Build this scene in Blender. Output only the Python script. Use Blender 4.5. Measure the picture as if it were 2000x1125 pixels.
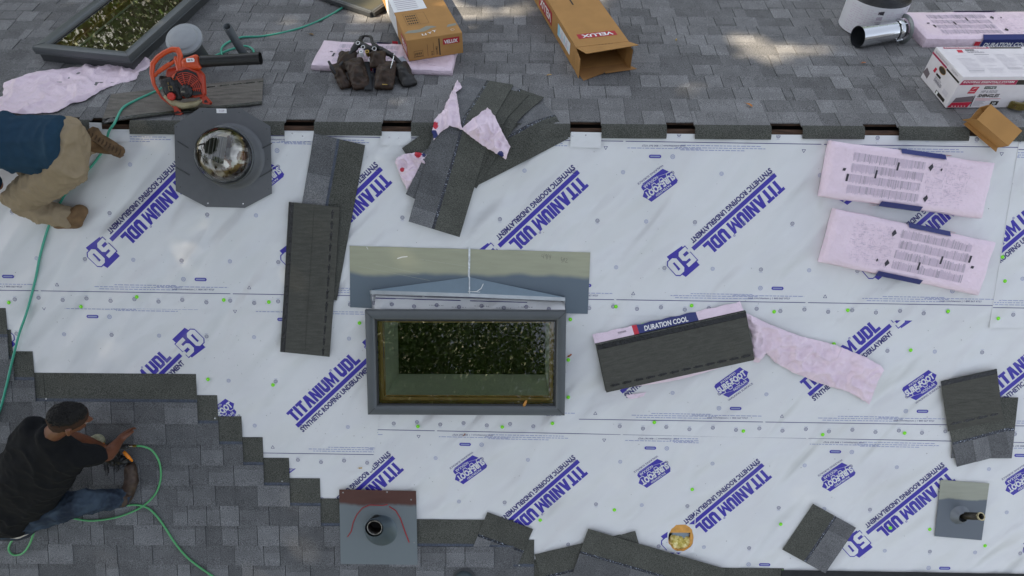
import bpy, bmesh, math, random
import numpy as np
from mathutils import Vector, Matrix, noise, Euler
R=math.radians; PI=math.pi
for o in list(bpy.data.objects): bpy.data.objects.remove(o)
sc=bpy.context.scene; COL=sc.collection
# ---------------------------------------------------------------- camera
PITCH=R(25.4); SP,CP=math.sin(PITCH),math.cos(PITCH)
cd=bpy.data.cameras.new('camera'); cd.sensor_width=36; cd.lens=36*1308/2000; cd.clip_start=.05; cd.clip_end=500
cam=bpy.data.objects.new('camera',cd); COL.objects.link(cam); sc.camera=cam
cam.matrix_world=Matrix.Translation((0,-2.177,3.687))@Matrix.Rotation(R(17),4,'X')@Matrix.Rotation(.008,4,'Z')
# ---------------------------------------------------------------- world, sun, exposure
SUN=Vector((-.60,.16,.78)).normalized()
w=bpy.data.worlds.new('World'); sc.world=w; w.use_nodes=True
nt=w.node_tree; bg=nt.nodes['Background']; sk=nt.nodes.new('ShaderNodeTexSky'); sk.sky_type='NISHITA'; sk.sun_disc=False
sk.sun_elevation=math.asin(SUN.z); sk.sun_rotation=math.atan2(SUN.x,SUN.y); sk.air_density=1.0; sk.dust_density=1.5; sk.ozone_density=1.0
hs_=nt.nodes.new('ShaderNodeHueSaturation'); hs_.inputs['Saturation'].default_value=.42; nt.links.new(sk.outputs[0],hs_.inputs['Color']); nt.links.new(hs_.outputs[0],bg.inputs[0]); bg.inputs[1].default_value=.15   # sky light desaturated to take off its blue cast
sl=bpy.data.lights.new('sun','SUN'); sl.energy=5.0; sl.angle=R(.6); sl.color=(1,.84,.62)
so=bpy.data.objects.new('sun',sl); COL.objects.link(so); so.rotation_euler=SUN.to_track_quat('Z','Y').to_euler(); so.location=SUN*30
sc.view_settings.view_transform='Standard'; sc.view_settings.look='None'; sc.view_settings.gamma=1; sc.view_settings.exposure=1.12
try: sc.cycles.max_bounces=8; sc.cycles.transparent_max_bounces=12; sc.cycles.caustics_reflective=False; sc.cycles.caustics_refractive=False; sc.cycles.sample_clamp_indirect=6
except Exception: pass
# ---------------------------------------------------------------- frames and placing
NEAR=Matrix(((1,0,0,0),(0,CP,-SP,0),(0,SP,CP,0),(0,0,0,1)))     # x along ridge, y up the slope, z out of the roof
FAR=Matrix(((1,0,0,0),(0,CP,SP,0),(0,-SP,CP,0),(0,0,0,1)))      # x along ridge, y away down the far slope
CM=cam.matrix_world.copy(); CL=CM.translation
def ray(px,py): return (CM.to_3x3()@Vector(((px-1000)/1308,(562.5-py)/1308,-1)))
def uv(px,py,fr=NEAR,h=0.0):
    """photo measurement -> (x,y) on a roof slope, h metres above it"""
    d=ray(px,py); n=fr.to_3x3()@Vector((0,0,1)); k=(h-CL.dot(n))/d.dot(n); p=fr.inverted()@(CL+d*k)
    return p.x,p.y
def surf(u,s,h=0.0):
    """roof profile: s<0 near slope, s>0 far slope, softly bent over the ridge"""
    r=.03; z=-math.sqrt(s*s+r*r)*SP+r*SP*math.exp(-(s/.12)**2); sl=-SP*s/math.sqrt(s*s+r*r)
    n=Vector((0,-sl,CP)).normalized(); return Vector((u,s*CP,z))+n*h
def us(px,py,h=0.0):
    u,v=uv(px,py,NEAR,h)
    if v>0: u,v=uv(px,py,FAR,h)
    return u,v
# ---------------------------------------------------------------- objects
def link(o,parent=None):
    COL.objects.link(o)
    if parent: o.parent=parent
    return o
def tag(o,label=None,cat=None,group=None,kind=None):
    if label:o['label']=label
    if cat:o['category']=cat
    if group:o['group']=group
    if kind:o['kind']=kind
    return o
def thing(name,label,cat,fr=NEAR,loc=(0,0,0),rz=0,group=None,rot=None):
    o=bpy.data.objects.new(name,None); o.empty_display_size=.1; link(o)
    m=fr@Matrix.Translation(loc)@Matrix.Rotation(rz,4,'Z')
    if rot is not None: m=m@rot
    o.matrix_world=m
    return tag(o,label,cat,group)
def copy_tree(o,parent=None):
    c=o.copy(); link(c,parent)
    for ch in list(o.children): copy_tree(ch,c)
    return c
class MB:
    def __init__(s): s.v=[];s.f=[];s.m=[];s.t=[]
    def add(s,vs,fs,m=0,t=1.0):
        b=len(s.v); s.v+= [tuple(x) for x in vs]
        for f in fs: s.f.append([b+i for i in f]); s.m.append(m); s.t.append(t)
    def box(s,c,d,m=0,t=1.0,M=None):
        x,y,z=c;a,b,e=d[0]/2,d[1]/2,d[2]/2
        vs=[Vector((x+i*a,y+j*b,z+k*e)) for k in(-1,1) for j in(-1,1) for i in(-1,1)]
        if M: vs=[M@p for p in vs]
        s.add(vs,[(0,2,3,1),(4,5,7,6),(0,1,5,4),(2,6,7,3),(0,4,6,2),(1,3,7,5)],m,t)
    def hexa(s,vs,m=0,t=1.0): s.add(vs,[(3,2,1,0),(4,5,6,7),(0,1,5,4),(1,2,6,5),(2,3,7,6),(3,0,4,7)],m,t)  # bottom 4, top 4
    def prism(s,poly,z0,z1,m=0,t=1.0,mside=None):
        n=len(poly); vs=[(p[0],p[1],z0) for p in poly]+[(p[0],p[1],z1) for p in poly]
        s.add(vs,[tuple(range(n,2*n))],m,t); s.add(vs,[tuple(range(n-1,-1,-1))]+[(i,(i+1)%n,n+(i+1)%n,n+i) for i in range(n)],m if mside is None else mside,t)
    def poly(s,pts,z=0,m=0,t=1.0): s.add([(p[0],p[1],z if len(p)<3 else p[2]) for p in pts],[tuple(range(len(pts)))],m,t)
    def tube(s,path,r,n=8,m=0,t=1.0,cap=True,closed=False):
        P=[Vector(p) for p in path]; L=len(P); rr=r if isinstance(r,(list,tuple)) else [r]*L
        vs=[];prev=None
        for i,p in enumerate(P):
            a=P[(i+1)%L if closed else min(i+1,L-1)]-P[(i-1)%L if closed else max(i-1,0)]
            if a.length<1e-9:a=Vector((0,0,1))
            a.normalize()
            if prev is None:
                q=Vector((0,0,1)) if abs(a.z)<.9 else Vector((1,0,0)); x=a.cross(q).normalized()
            else: x=(prev-a*prev.dot(a)).normalized()
            prev=x; y=a.cross(x)
            for k in range(n):
                c=2*PI*k/n; vs.append(p+(x*math.cos(c)+y*math.sin(c))*rr[i])
        fs=[]
        for i in range(L if closed else L-1):
            j=(i+1)%L
            for k in range(n): fs.append((i*n+k,i*n+(k+1)%n,j*n+(k+1)%n,j*n+k))
        if cap and not closed: fs+= [tuple(range(n-1,-1,-1)),tuple((L-1)*n+k for k in range(n))]
        s.add(vs,fs,m,t)
    def lathe(s,prof,n=32,m=0,t=1.0,M=None,cap0=False,cap1=False):
        vs=[]
        for r_,z in prof:
            for k in range(n):
                p=Vector((r_*math.cos(2*PI*k/n),r_*math.sin(2*PI*k/n),z)); vs.append(M@p if M else p)
        fs=[(i*n+k,i*n+(k+1)%n,(i+1)*n+(k+1)%n,(i+1)*n+k) for i in range(len(prof)-1) for k in range(n)]
        if cap0: fs.append(tuple(range(n-1,-1,-1)))
        if cap1: fs.append(tuple((len(prof)-1)*n+k for k in range(n)))
        s.add(vs,fs,m,t)
    def ring(s,c,r0,r1,z,m=0,n=14,t=1.0):
        vs=[(c[0]+r*math.cos(2*PI*k/n),c[1]+r*math.sin(2*PI*k/n),z) for r in(r0,r1) for k in range(n)]
        s.add(vs,[(k,n+k,n+(k+1)%n,(k+1)%n) for k in range(n)],m,t)
    def disc(s,c,r,z,m=0,n=14,t=1.0): s.add([(c[0]+r*math.cos(2*PI*k/n),c[1]+r*math.sin(2*PI*k/n),z) for k in range(n)],[tuple(range(n))],m,t)
    def merge(s,o,f,m=None):
        b=len(s.v); s.v+=[tuple(f(Vector(p))) for p in o.v]
        for fc,mm,t in zip(o.f,o.m,o.t): s.f.append([b+i for i in fc]); s.m.append(mm if m is None else m); s.t.append(t)
    def mesh(s,name,mats,smooth=False):
        me=bpy.data.meshes.new(name); me.from_pydata(s.v,[],s.f); 
        for m in mats: me.materials.append(m)
        me.polygons.foreach_set('material_index',s.m)
        if smooth: me.polygons.foreach_set('use_smooth',[True]*len(s.f))
        a=me.attributes.new('tint','FLOAT','FACE'); a.data.foreach_set('value',s.t)
        me.validate(); me.update(); return me
    def build(s,name,mats,parent=None,smooth=False,bevel=0,M=None,auto=None):
        if not isinstance(mats,(list,tuple)): mats=[mats]
        o=bpy.data.objects.new(name,s.mesh(name,mats,smooth)); link(o,parent)
        if M is not None: o.matrix_local=M
        if bevel:
            b=o.modifiers.new('b','BEVEL'); b.width=bevel; b.segments=2; b.limit_method='ANGLE'; b.angle_limit=R(40)
        if auto:
            o.data.polygons.foreach_set('use_smooth',[True]*len(o.data.polygons))
            try: o.data.set_sharp_from_angle(angle=R(auto))
            except Exception: pass
        return o
# ---------------------------------------------------------------- materials
def hx(h): # srgb hex -> linear
    c=[int(h[i:i+2],16)/255 for i in(0,2,4)]; return tuple(x/12.92 if x<=.04045 else ((x+.055)/1.055)**2.4 for x in c)
MATS={}
def mat(name,col,rough=.6,metal=0,spec=.5,var=0,vscale=20,bump=0,bscale=100,bdist=.002,tint=False,speck=0,sscale=300,stretch=None,coat=0,col2=None,sheen=0,trans=0,mixlo=.42,mixhi=.6,det=4):
    if name in MATS: return MATS[name]
    m=bpy.data.materials.new(name); m.use_nodes=True; nt=m.node_tree; N=nt.nodes; L=nt.links
    b=N['Principled BSDF']; b.inputs['Roughness'].default_value=rough; b.inputs['Metallic'].default_value=metal; b.inputs['Specular IOR Level'].default_value=spec
    if coat: b.inputs['Coat Weight'].default_value=coat; b.inputs['Coat Roughness'].default_value=.15
    if sheen: b.inputs['Sheen Weight'].default_value=sheen
    if trans: b.inputs['Transmission Weight'].default_value=trans
    tc=N.new('ShaderNodeTexCoord'); src=tc.outputs['Object']
    if stretch:
        mp=N.new('ShaderNodeMapping'); mp.inputs['Scale'].default_value=stretch[:3]
        if len(stretch)>3: mp.inputs['Rotation'].default_value=(0,0,stretch[3])
        L.new(src,mp.inputs[0]); src=mp.outputs[0]
    def noi(scale,d=4,vec=None):
        n=N.new('ShaderNodeTexNoise'); n.inputs['Scale'].default_value=scale; n.inputs['Detail'].default_value=d; L.new(vec or src,n.inputs['Vector']); return n.outputs[0]
    rgb=N.new('ShaderNodeRGB'); rgb.outputs[0].default_value=(*col,1); out=rgb.outputs[0]
    def mul(o,f):
        v=N.new('ShaderNodeVectorMath'); v.operation='SCALE'; L.new(o,v.inputs[0])
        if isinstance(f,(int,float)): v.inputs['Scale'].default_value=f
        else: L.new(f,v.inputs['Scale'])
        return v.outputs[0]
    def rng(o,a,bb,lo,hi):
        r=N.new('ShaderNodeMapRange'); L.new(o,r.inputs[0]); r.inputs[1].default_value=a; r.inputs[2].default_value=bb; r.inputs[3].default_value=lo; r.inputs[4].default_value=hi; return r.outputs[0]
    if col2:
        mx=N.new('ShaderNodeMix'); mx.data_type='RGBA'; L.new(rng(noi(vscale,det),mixlo,mixhi,0,1),mx.inputs[0]); L.new(out,mx.inputs[6]); mx.inputs[7].default_value=(*col2,1); out=mx.outputs[2]
    if var: out=mul(out,rng(noi(vscale),.3,.7,1-var,1+var))
    if speck:
        out=mul(out,rng(noi(sscale,2,tc.outputs['Object']),.35,.68,1-speck,1+speck*1.6))
    if tint:
        at=N.new('ShaderNodeAttribute'); at.attribute_name='tint'; out=mul(out,at.outputs['Fac'])
    L.new(out,b.inputs['Base Color'])
    if bump:
        bp=N.new('ShaderNodeBump'); bp.inputs['Strength'].default_value=bump; bp.inputs['Distance'].default_value=bdist; L.new(noi(bscale,5),bp.inputs['Height']); L.new(bp.outputs[0],b.inputs['Normal'])
    MATS[name]=m; return m
def sheet_mat():
    m=mat('white_woven_underlayment',(.685,.695,.70),rough=.42,spec=.5,var=.03,vscale=1.5,col2=(.60,.605,.61),mixlo=.5,mixhi=.8,det=2); nt=m.node_tree;N=nt.nodes;L=nt.links;b=N['Principled BSDF']
    tc=[n for n in N if n.type=='TEX_COORD'][0]
    def turned(a,s):
        m1=N.new('ShaderNodeMapping'); m1.inputs['Rotation'].default_value=(0,0,R(a)); L.new(tc.outputs['Object'],m1.inputs[0]); m2=N.new('ShaderNodeMapping'); m2.inputs['Scale'].default_value=s; L.new(m1.outputs[0],m2.inputs[0]); return m2
    mp=turned(38,(3.4,.75,1))
    mpb=turned(58,(5.2,1.1,1))
    n1=N.new('ShaderNodeTexNoise'); n1.inputs['Scale'].default_value=1.9; n1.inputs['Detail'].default_value=.6; n1.inputs['Distortion'].default_value=.5; L.new(mp.outputs[0],n1.inputs['Vector'])
    n2=N.new('ShaderNodeTexNoise'); n2.inputs['Scale'].default_value=1.3; n2.inputs['Detail'].default_value=.3; L.new(mpb.outputs[0],n2.inputs['Vector'])
    wv=N.new('ShaderNodeTexWave'); wv.bands_direction='Y'; wv.inputs['Scale'].default_value=42; wv.inputs['Distortion'].default_value=.6; wv.inputs['Detail'].default_value=1; wv.inputs['Detail Scale'].default_value=.4; L.new(tc.outputs['Object'],wv.inputs['Vector'])
    ad=N.new('ShaderNodeMath'); ad.operation='ADD'; L.new(n1.outputs[0],ad.inputs[0]); L.new(n2.outputs[0],ad.inputs[1])
    b1=N.new('ShaderNodeBump'); b1.inputs['Strength'].default_value=1; b1.inputs['Distance'].default_value=.055; L.new(ad.outputs[0],b1.inputs['Height'])
    b2=N.new('ShaderNodeBump'); b2.inputs['Strength'].default_value=.5; b2.inputs['Distance'].default_value=.0007; L.new(wv.outputs[0],b2.inputs['Height']); L.new(b1.outputs[0],b2.inputs['Normal'])
    L.new(b2.outputs[0],b.inputs['Normal'])
    return m
M_SHEET=sheet_mat()
def ink(name,col):
    m=M_SHEET.copy(); m.name=name
    for n in m.node_tree.nodes:
        if n.type=='RGB': n.outputs[0].default_value=(*col,1)
        if n.type=='MIX': n.inputs[7].default_value=(*[c*.85 for c in col],1)
    return m
M_INK=ink('indigo_ink',hx('3a30a0')); M_INK2=ink('dark_indigo_ink',hx('33306f')); M_INK3=ink('faint_ink',hx('8f97bd'))
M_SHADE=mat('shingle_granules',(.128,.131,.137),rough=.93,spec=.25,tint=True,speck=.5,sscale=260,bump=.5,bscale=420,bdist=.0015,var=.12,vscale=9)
M_SHADEF=mat('far_lit_shingle_granules',(.158,.158,.160),rough=.93,spec=.25,tint=True,speck=.5,sscale=260,bump=.5,bscale=420,bdist=.0015,var=.14,vscale=7)  # near granules again, lighter and warmer: far-slope light put into the colour
M_HEAD=mat('shingle_headlap_granules',hx('4b4c47'),rough=.93,spec=.25,tint=True,speck=.55,sscale=230,bump=.5,bscale=400,bdist=.0015,var=.12,vscale=7)
M_NAILSTRIP=mat('asphalt_nail_strip',hx('3c4350'),rough=.6,speck=.3,sscale=150,var=.2,vscale=30)
M_TAR=mat('glossy_tar',(.012,.012,.012),rough=.2,bump=.8,bscale=60,bdist=.006,var=.3,vscale=50)
M_RELEASE=mat('tar_with_release_flecks',(.02,.022,.03),rough=.25,col2=hx('b8c2d2'),vscale=150,mixlo=.60,mixhi=.66,bump=.8,bscale=90,bdist=.004)
M_UNDER=mat('shingle_underside',hx('4b4b46'),rough=.9,spec=.25,speck=.2,sscale=420,var=.16,vscale=14,stretch=(1,6,1))
M_UNDERB=mat('weathered_shingle_underside',hx('64605a'),rough=.9,var=.3,vscale=9,stretch=(1,5,1),speck=.2)
M_BLACK=mat('black_rubber',(.015,.015,.017),rough=.6,var=.2)
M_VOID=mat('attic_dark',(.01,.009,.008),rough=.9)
M_WOOD=mat('raw_pine',hx('b4834f'),rough=.8,var=.3,vscale=8,stretch=(1,9,1))
M_WOODD=mat('aged_ridge_board',hx('4d3a2d'),rough=.85,var=.5,vscale=12,stretch=(1,8,1))
M_OSB=mat('sheathing_board',hx('d39a4c'),rough=.8,var=.2,vscale=25)
M_GREYM=mat('grey_powder_coat',hx('515557'),rough=.38,spec=.5,var=.06,vscale=6)
M_DARKM=mat('dark_grey_metal',hx('3d3f41'),rough=.42,var=.08)
M_GREEN=mat('lime_plastic',hx('7be01c'),rough=.4)
M_WHITE=mat('white_paint',(.8,.8,.8),rough=.45)
M_PINK=mat('pink_plastic_film',hx('e3cfdb'),rough=.38,spec=.4,var=.05,vscale=7,bump=.8,bscale=34,bdist=.010,coat=.15)
M_NAVY=mat('navy_print',hx('232c6b'),rough=.4,bump=.7,bscale=16,bdist=.006)
M_REDP=mat('red_print',hx('c02438'),rough=.45)
M_CARD=mat('cardboard',hx('a97e48'),rough=.85,var=.07,vscale=9,bump=.2,bscale=200)
M_CARDD=mat('cardboard_inside',hx('9a7142'),rough=.9,var=.08,vscale=9)
M_GREYP=mat('grey_print',hx('aea4b0'),rough=.5); M_DKP=mat('dark_print',hx('35323a'),rough=.5); M_MIDP=mat('mid_grey_print',hx('cbbccb'),rough=.5)
M_CARTON=mat('white_carton',hx('d9d4d6'),rough=.6,var=.03)
# ---------------------------------------------------------------- lettering
_T={}
def text_mb(s,bold=.0,shear=0):
    k=(s,bold,shear)
    if k in _T: return _T[k]
    c=bpy.data.curves.new('t','FONT'); c.body=s; c.size=1; c.offset=bold; c.resolution_u=2; c.shear=shear
    o=bpy.data.objects.new('t',c); COL.objects.link(o); dg=bpy.context.evaluated_depsgraph_get(); dg.update(); e=o.evaluated_get(dg); me=e.to_mesh()
    mb=MB(); mb.v=[tuple(v.co) for v in me.vertices]; mb.f=[list(p.vertices) for p in me.polygons]; mb.m=[0]*len(mb.f); mb.t=[1.0]*len(mb.f)
    e.to_mesh_clear(); bpy.data.objects.remove(o); bpy.data.curves.remove(c); _T[k]=mb; return mb
def put_text(mb,s,x,y,w,h,rot=0,z=0,m=0,bold=.02,shear=0,M=None):
    """text with its lower left corner at x,y, w wide and h tall, turned by rot"""
    t=text_mb(s,bold,shear)
    if not t.v: return
    X=[p[0] for p in t.v]; Y=[p[1] for p in t.v]; x0,x1,y0,y1=min(X),max(X),min(Y),max(Y); c,sn=math.cos(rot),math.sin(rot)
    def f(p):
        a=(p.x-x0)/(x1-x0)*w; b=(p.y-y0)/(y1-y0)*h; q=Vector((x+a*c-b*sn,y+a*sn+b*c,z)); return M@q if M else q
    mb.merge(t,f,m)
G={'T':(.64,[[(0,.78),(.64,.78),(.64,1),(0,1)],[(.19,0),(.45,0),(.45,.78),(.19,.78)]]),
'I':(.26,[[(0,0),(.26,0),(.26,1),(0,1)]]),
'A':(.74,[[(0,0),(.26,0),(.37,.5),(.37,1),(.2,1)],[(.37,.5),(.48,0),(.74,0),(.54,1),(.37,1)]]),
'N':(.68,[[(0,0),(.24,0),(.24,1),(0,1)],[(.24,.55),(.44,0),(.44,.45),(.24,1)],[(.44,0),(.68,0),(.68,1),(.44,1)]]),
'U':(.64,[[(0,.2),(.24,.3),(.24,1),(0,1)],[(0,.2),(.14,0),(.5,0),(.64,.2),(.4,.3),(.24,.3)],[(.4,.3),(.64,.2),(.64,1),(.4,1)]]),
'M':(.86,[[(0,0),(.22,0),(.22,1),(0,1)],[(.22,.55),(.43,0),(.43,.5),(.22,1)],[(.43,0),(.64,.55),(.64,1),(.43,.5)],[(.64,0),(.86,0),(.86,1),(.64,1)]]),
'D':(.64,[[(0,0),(.24,0),(.24,1),(0,1)],[(.24,0),(.5,0),(.64,.18),(.4,.24),(.24,.2)],[(.4,.24),(.64,.18),(.64,.82),(.4,.76)],[(.24,.8),(.4,.76),(.64,.82),(.5,1),(.24,1)]]),
'L':(.56,[[(0,0),(.24,0),(.24,1),(0,1)],[(.24,0),(.56,0),(.56,.24),(.24,.24)]]),
'5':(.62,[[(0,.0),(.46,0),(.62,.16),(.38,.24),(.0,.24)],[(.38,.24),(.62,.16),(.62,.5),(.38,.42)],[(0,.42),(.38,.42),(.62,.5),(.48,.64),(.0,.64)],[(0,.64),(.24,.64),(.24,.78),(0,.78)],[(0,.78),(.6,.78),(.6,1),(0,1)]]),
'0':(.62,[[(0,.16),(.16,0),(.46,0),(.62,.16),(.4,.24),(.22,.24)],[(.4,.24),(.62,.16),(.62,.84),(.4,.76)],[(.22,.76),(.4,.76),(.62,.84),(.46,1),(.16,1),(0,.84)],[(0,.16),(.22,.24),(.22,.76),(0,.84)]])}
def block(mb,s,x,y,h,rot=0,z=0,m=0,gap=.06,xs=1):
    c,sn=math.cos(rot),math.sin(rot); a=0
    for ch in s:
        if ch==' ': a+=.35*h; continue
        wd,ps=G[ch]
        for p in ps:
            mb.poly([(x+(a+q[0]*h*xs)*c-q[1]*h*sn, y+(a+q[0]*h*xs)*sn+q[1]*h*c) for q in p],z,m)
        a+=(wd*xs+gap)*h
    return a
# ================================================================ THE HOUSE ROOF
house=thing('house_roof','low house under repair, grey shingles on one slope and white underlayment on the other','house roof')
EAVE=-4.3; FEAVE=4.6; UX0,UX1=-7.5,7.5
def fr_obj(name,mb,mats,fr,**k):
    o=mb.build(name,mats,house,**k); o.matrix_world=fr.copy(); return o
# decks (open at the ridge slot)
mb=MB(); HU,HV=uv(1330,1050); hr=.082
# near deck with a square cut hole round the duct opening
x0,x1,y0,y1=HU-.085,HU+.085,HV-.10,HV+.10
for a,b,c,d in ((UX0,x0,EAVE,-.05),(x1,UX1,EAVE,-.05),(x0,x1,EAVE,y0),(x0,x1,y1,-.05)): mb.box(((a+b)/2,(c+d)/2,-.011),(b-a,d-c,.016))
fr_obj('roof_deck',mb,M_OSB,NEAR)
mb=MB(); mb.box(((UX0+UX1)/2,(FEAVE+.058)/2,-.011),(UX1-UX0,FEAVE-.058,.016)); fr_obj('roof_deck',mb,M_WOODD,FAR)
mb=MB(); mb.box((0,-.022,-.05),(UX1-UX0,.036,.05)); fr_obj('ridge_board',mb,M_WOODD,NEAR)
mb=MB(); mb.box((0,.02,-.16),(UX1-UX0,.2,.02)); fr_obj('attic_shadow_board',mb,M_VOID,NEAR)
# walls under the roof
for c_,d_ in(((0,3.6,-4.05),(14.2,.15,4.3)),((0,-3.6,-4.05),(14.2,.15,4.3)),((7,0,-4.05),(.15,7.04,4.3)),((-7,0,-4.05),(.15,7.04,4.3))):
    mb=MB(); mb.box(c_,d_); mb.build('wall',mat('pale_siding',hx('b9b3a6'),rough=.8,var=.1),house).matrix_world=Matrix.Identity(4)
# ---- shingle fields
def field(mb,courses,up,seed=1,u0=None):
    """courses: (v of the butt edge, left u, right u, top cut v or None)"""
    rnd=random.Random(seed); E_=.337
    for vb,ua,ub,cut in courses:
        H=lambda s: .0145-.0125*(s/E_)
        top=E_ if cut is None else abs(cut-vb)
        hb,ht=H(0),H(top); th=.003
        def slab(a,b,s0,s1,lift,m,t,thk=th):
            v0,v1=vb+up*s0,vb+up*s1; z0,z1=H(s0)+lift,H(s1)+lift
            if up>0: mb.hexa([(a,v0,z0-thk),(b,v0,z0-thk),(b,v1,z1-thk),(a,v1,z1-thk),(a,v0,z0),(b,v0,z0),(b,v1,z1),(a,v1,z1)],m,t)
            else: mb.hexa([(a,v1,z1-thk),(b,v1,z1-thk),(b,v0,z0-thk),(a,v0,z0-thk),(a,v1,z1),(b,v1,z1),(b,v0,z0),(a,v0,z0)],m,t)
        # 1 m shingles: headlap, nail strip and the exposed tabs of each
        a=ub; first=True
        off=rnd.uniform(.3,1.0)
        while a>ua+.001:
            b=max(ua,a-(off if (first and ub>3.5) else 1.0)); first=False
            g=.0012
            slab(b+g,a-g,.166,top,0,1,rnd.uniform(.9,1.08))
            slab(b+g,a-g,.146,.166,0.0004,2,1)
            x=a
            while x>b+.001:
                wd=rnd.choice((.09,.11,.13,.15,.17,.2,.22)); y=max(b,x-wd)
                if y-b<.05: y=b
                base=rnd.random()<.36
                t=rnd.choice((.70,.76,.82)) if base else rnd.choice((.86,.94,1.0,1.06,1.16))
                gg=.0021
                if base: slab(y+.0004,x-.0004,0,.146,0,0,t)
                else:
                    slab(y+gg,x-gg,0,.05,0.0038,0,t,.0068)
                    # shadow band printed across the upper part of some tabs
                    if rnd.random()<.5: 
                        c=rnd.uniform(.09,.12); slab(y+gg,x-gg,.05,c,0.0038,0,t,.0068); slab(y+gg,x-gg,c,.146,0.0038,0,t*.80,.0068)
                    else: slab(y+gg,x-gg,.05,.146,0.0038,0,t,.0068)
                x=y
            a=b
strips=[(-7.4,uv(120,250)[0]),(uv(152,250)[0],uv(178,250)[0]),(uv(255,250)[0],uv(557,250)[0]),(uv(614,250)[0],uv(747,250)[0]),(uv(803,250)[0],uv(1114,250)[0]),(uv(1174,250)[0],uv(1302,250)[0]),(uv(1356,250)[0],uv(1506,250)[0]),(uv(1566,250)[0],uv(1688,250)[0]),(uv(1754,250)[0],uv(1892,250)[0]),(3.03,7.4)]
SLOTS=[(strips[k][1],strips[k+1][0]) for k in range(len(strips)-1) if strips[k+1][0]-strips[k][1]>.05]
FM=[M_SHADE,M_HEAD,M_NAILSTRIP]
e=.1432; v0=-1.938
ends=[(-3,20),(-2,30),(-1,72),(0,388),(1,429),(2,476),(3,517),(4,568),(5,628),(6,671)]
cs=[]
for k,px in ends:
    vb=v0-e*k; py=825.6+41*k*(.99 if k>0 else 1); cs.append((vb,-7.4,uv(px,py-25)[0],None))
cs.append((v0-e*7,-7.4,uv(1003,1075)[0],None)); cs.append((v0-e*8,-7.4,uv(1043,1110)[0],None)); cs.append((v0-e*9,-7.4,uv(1290,1125)[0],None))
cs.append((v0-e*9.35,uv(1290,1125)[0]-.0,uv(1530,1120)[0],None))
for k in range(10,17): cs.append((v0-e*k,-7.4,uv(1530,1120)[0]-(0 if k>10 else .6),None))
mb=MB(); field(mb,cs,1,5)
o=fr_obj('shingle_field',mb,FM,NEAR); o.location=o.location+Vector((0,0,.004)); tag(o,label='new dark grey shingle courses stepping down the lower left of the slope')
cs=[(.018+e*k,-7.4,7.4,(.008 if k<3 else None)) for k in range(1,31)]
cs=[(vb,a,b,(.012 if vb-.337<.012 else None)) for vb,a,b,c in cs]
mb=MB()
fullcs=[]
def in_slot(x): return any(a<x<b for a,b in SLOTS)
def field_far(mb,cs,seed):
    # first courses are trimmed at the ridge
    rnd=random.Random(seed)
    good=[c for c in cs if c[0]-.337>=.012]; part=[c for c in cs if c[0]-.337<.012]
    field(mb,good,-1,seed)
    for vb,a,b,_ in part:
        L=vb-.012; x=b
        H=lambda s: .0125-.0105*(s/.337)
        while x>a:
            y=max(a,x-rnd.choice((.11,.14,.17,.2,.24))); t=rnd.choice((.78,.84,.9,1.0,1.06,1.15)); l=.0026 if t>.85 else 0
            for q in SLOTS:
                for e_ in q:
                    if y<e_-.002<x-.004: y=e_
            s1=min(L-(.036 if in_slot((x+y)/2) else 0),.146)
            if s1<.01: x=y; continue
            mb.hexa([(y+.001,vb-s1,H(s1)-.006),(x-.001,vb-s1,H(s1)-.006),(x-.001,vb,H(0)-.006),(y+.001,vb,H(0)-.006),(y+.001,vb-s1,H(s1)+l),(x-.001,vb-s1,H(s1)+l),(x-.001,vb,H(0)+l),(y+.001,vb,H(0)+l)],0,t)
            x=y
        if L>.30: mb.hexa([(a,.012,H(L)-.003),(b,.012,H(L)-.003),(b,vb-.147,H(.147)-.003),(a,vb-.147,H(.147)-.003),(a,.012,H(L)),(b,.012,H(L)),(b,vb-.147,H(.147)),(a,vb-.147,H(.147))],1,1)
field_far(mb,cs,9)
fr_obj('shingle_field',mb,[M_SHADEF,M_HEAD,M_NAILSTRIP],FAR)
# ---- dark starter felt along the lower edge on the right
mb=MB(); A=[uv(1525,1112),uv(2000,1119.5),(7.4,uv(2000,1119.5)[1]-.03),(7.4,EAVE),(uv(1525,1112)[0],EAVE)]
mb.prism(A,.0085,.0125); fr_obj('starter_felt',mb,mat('black_starter_felt',hx('202224'),rough=.9,speck=.3,var=.2),NEAR)
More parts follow.
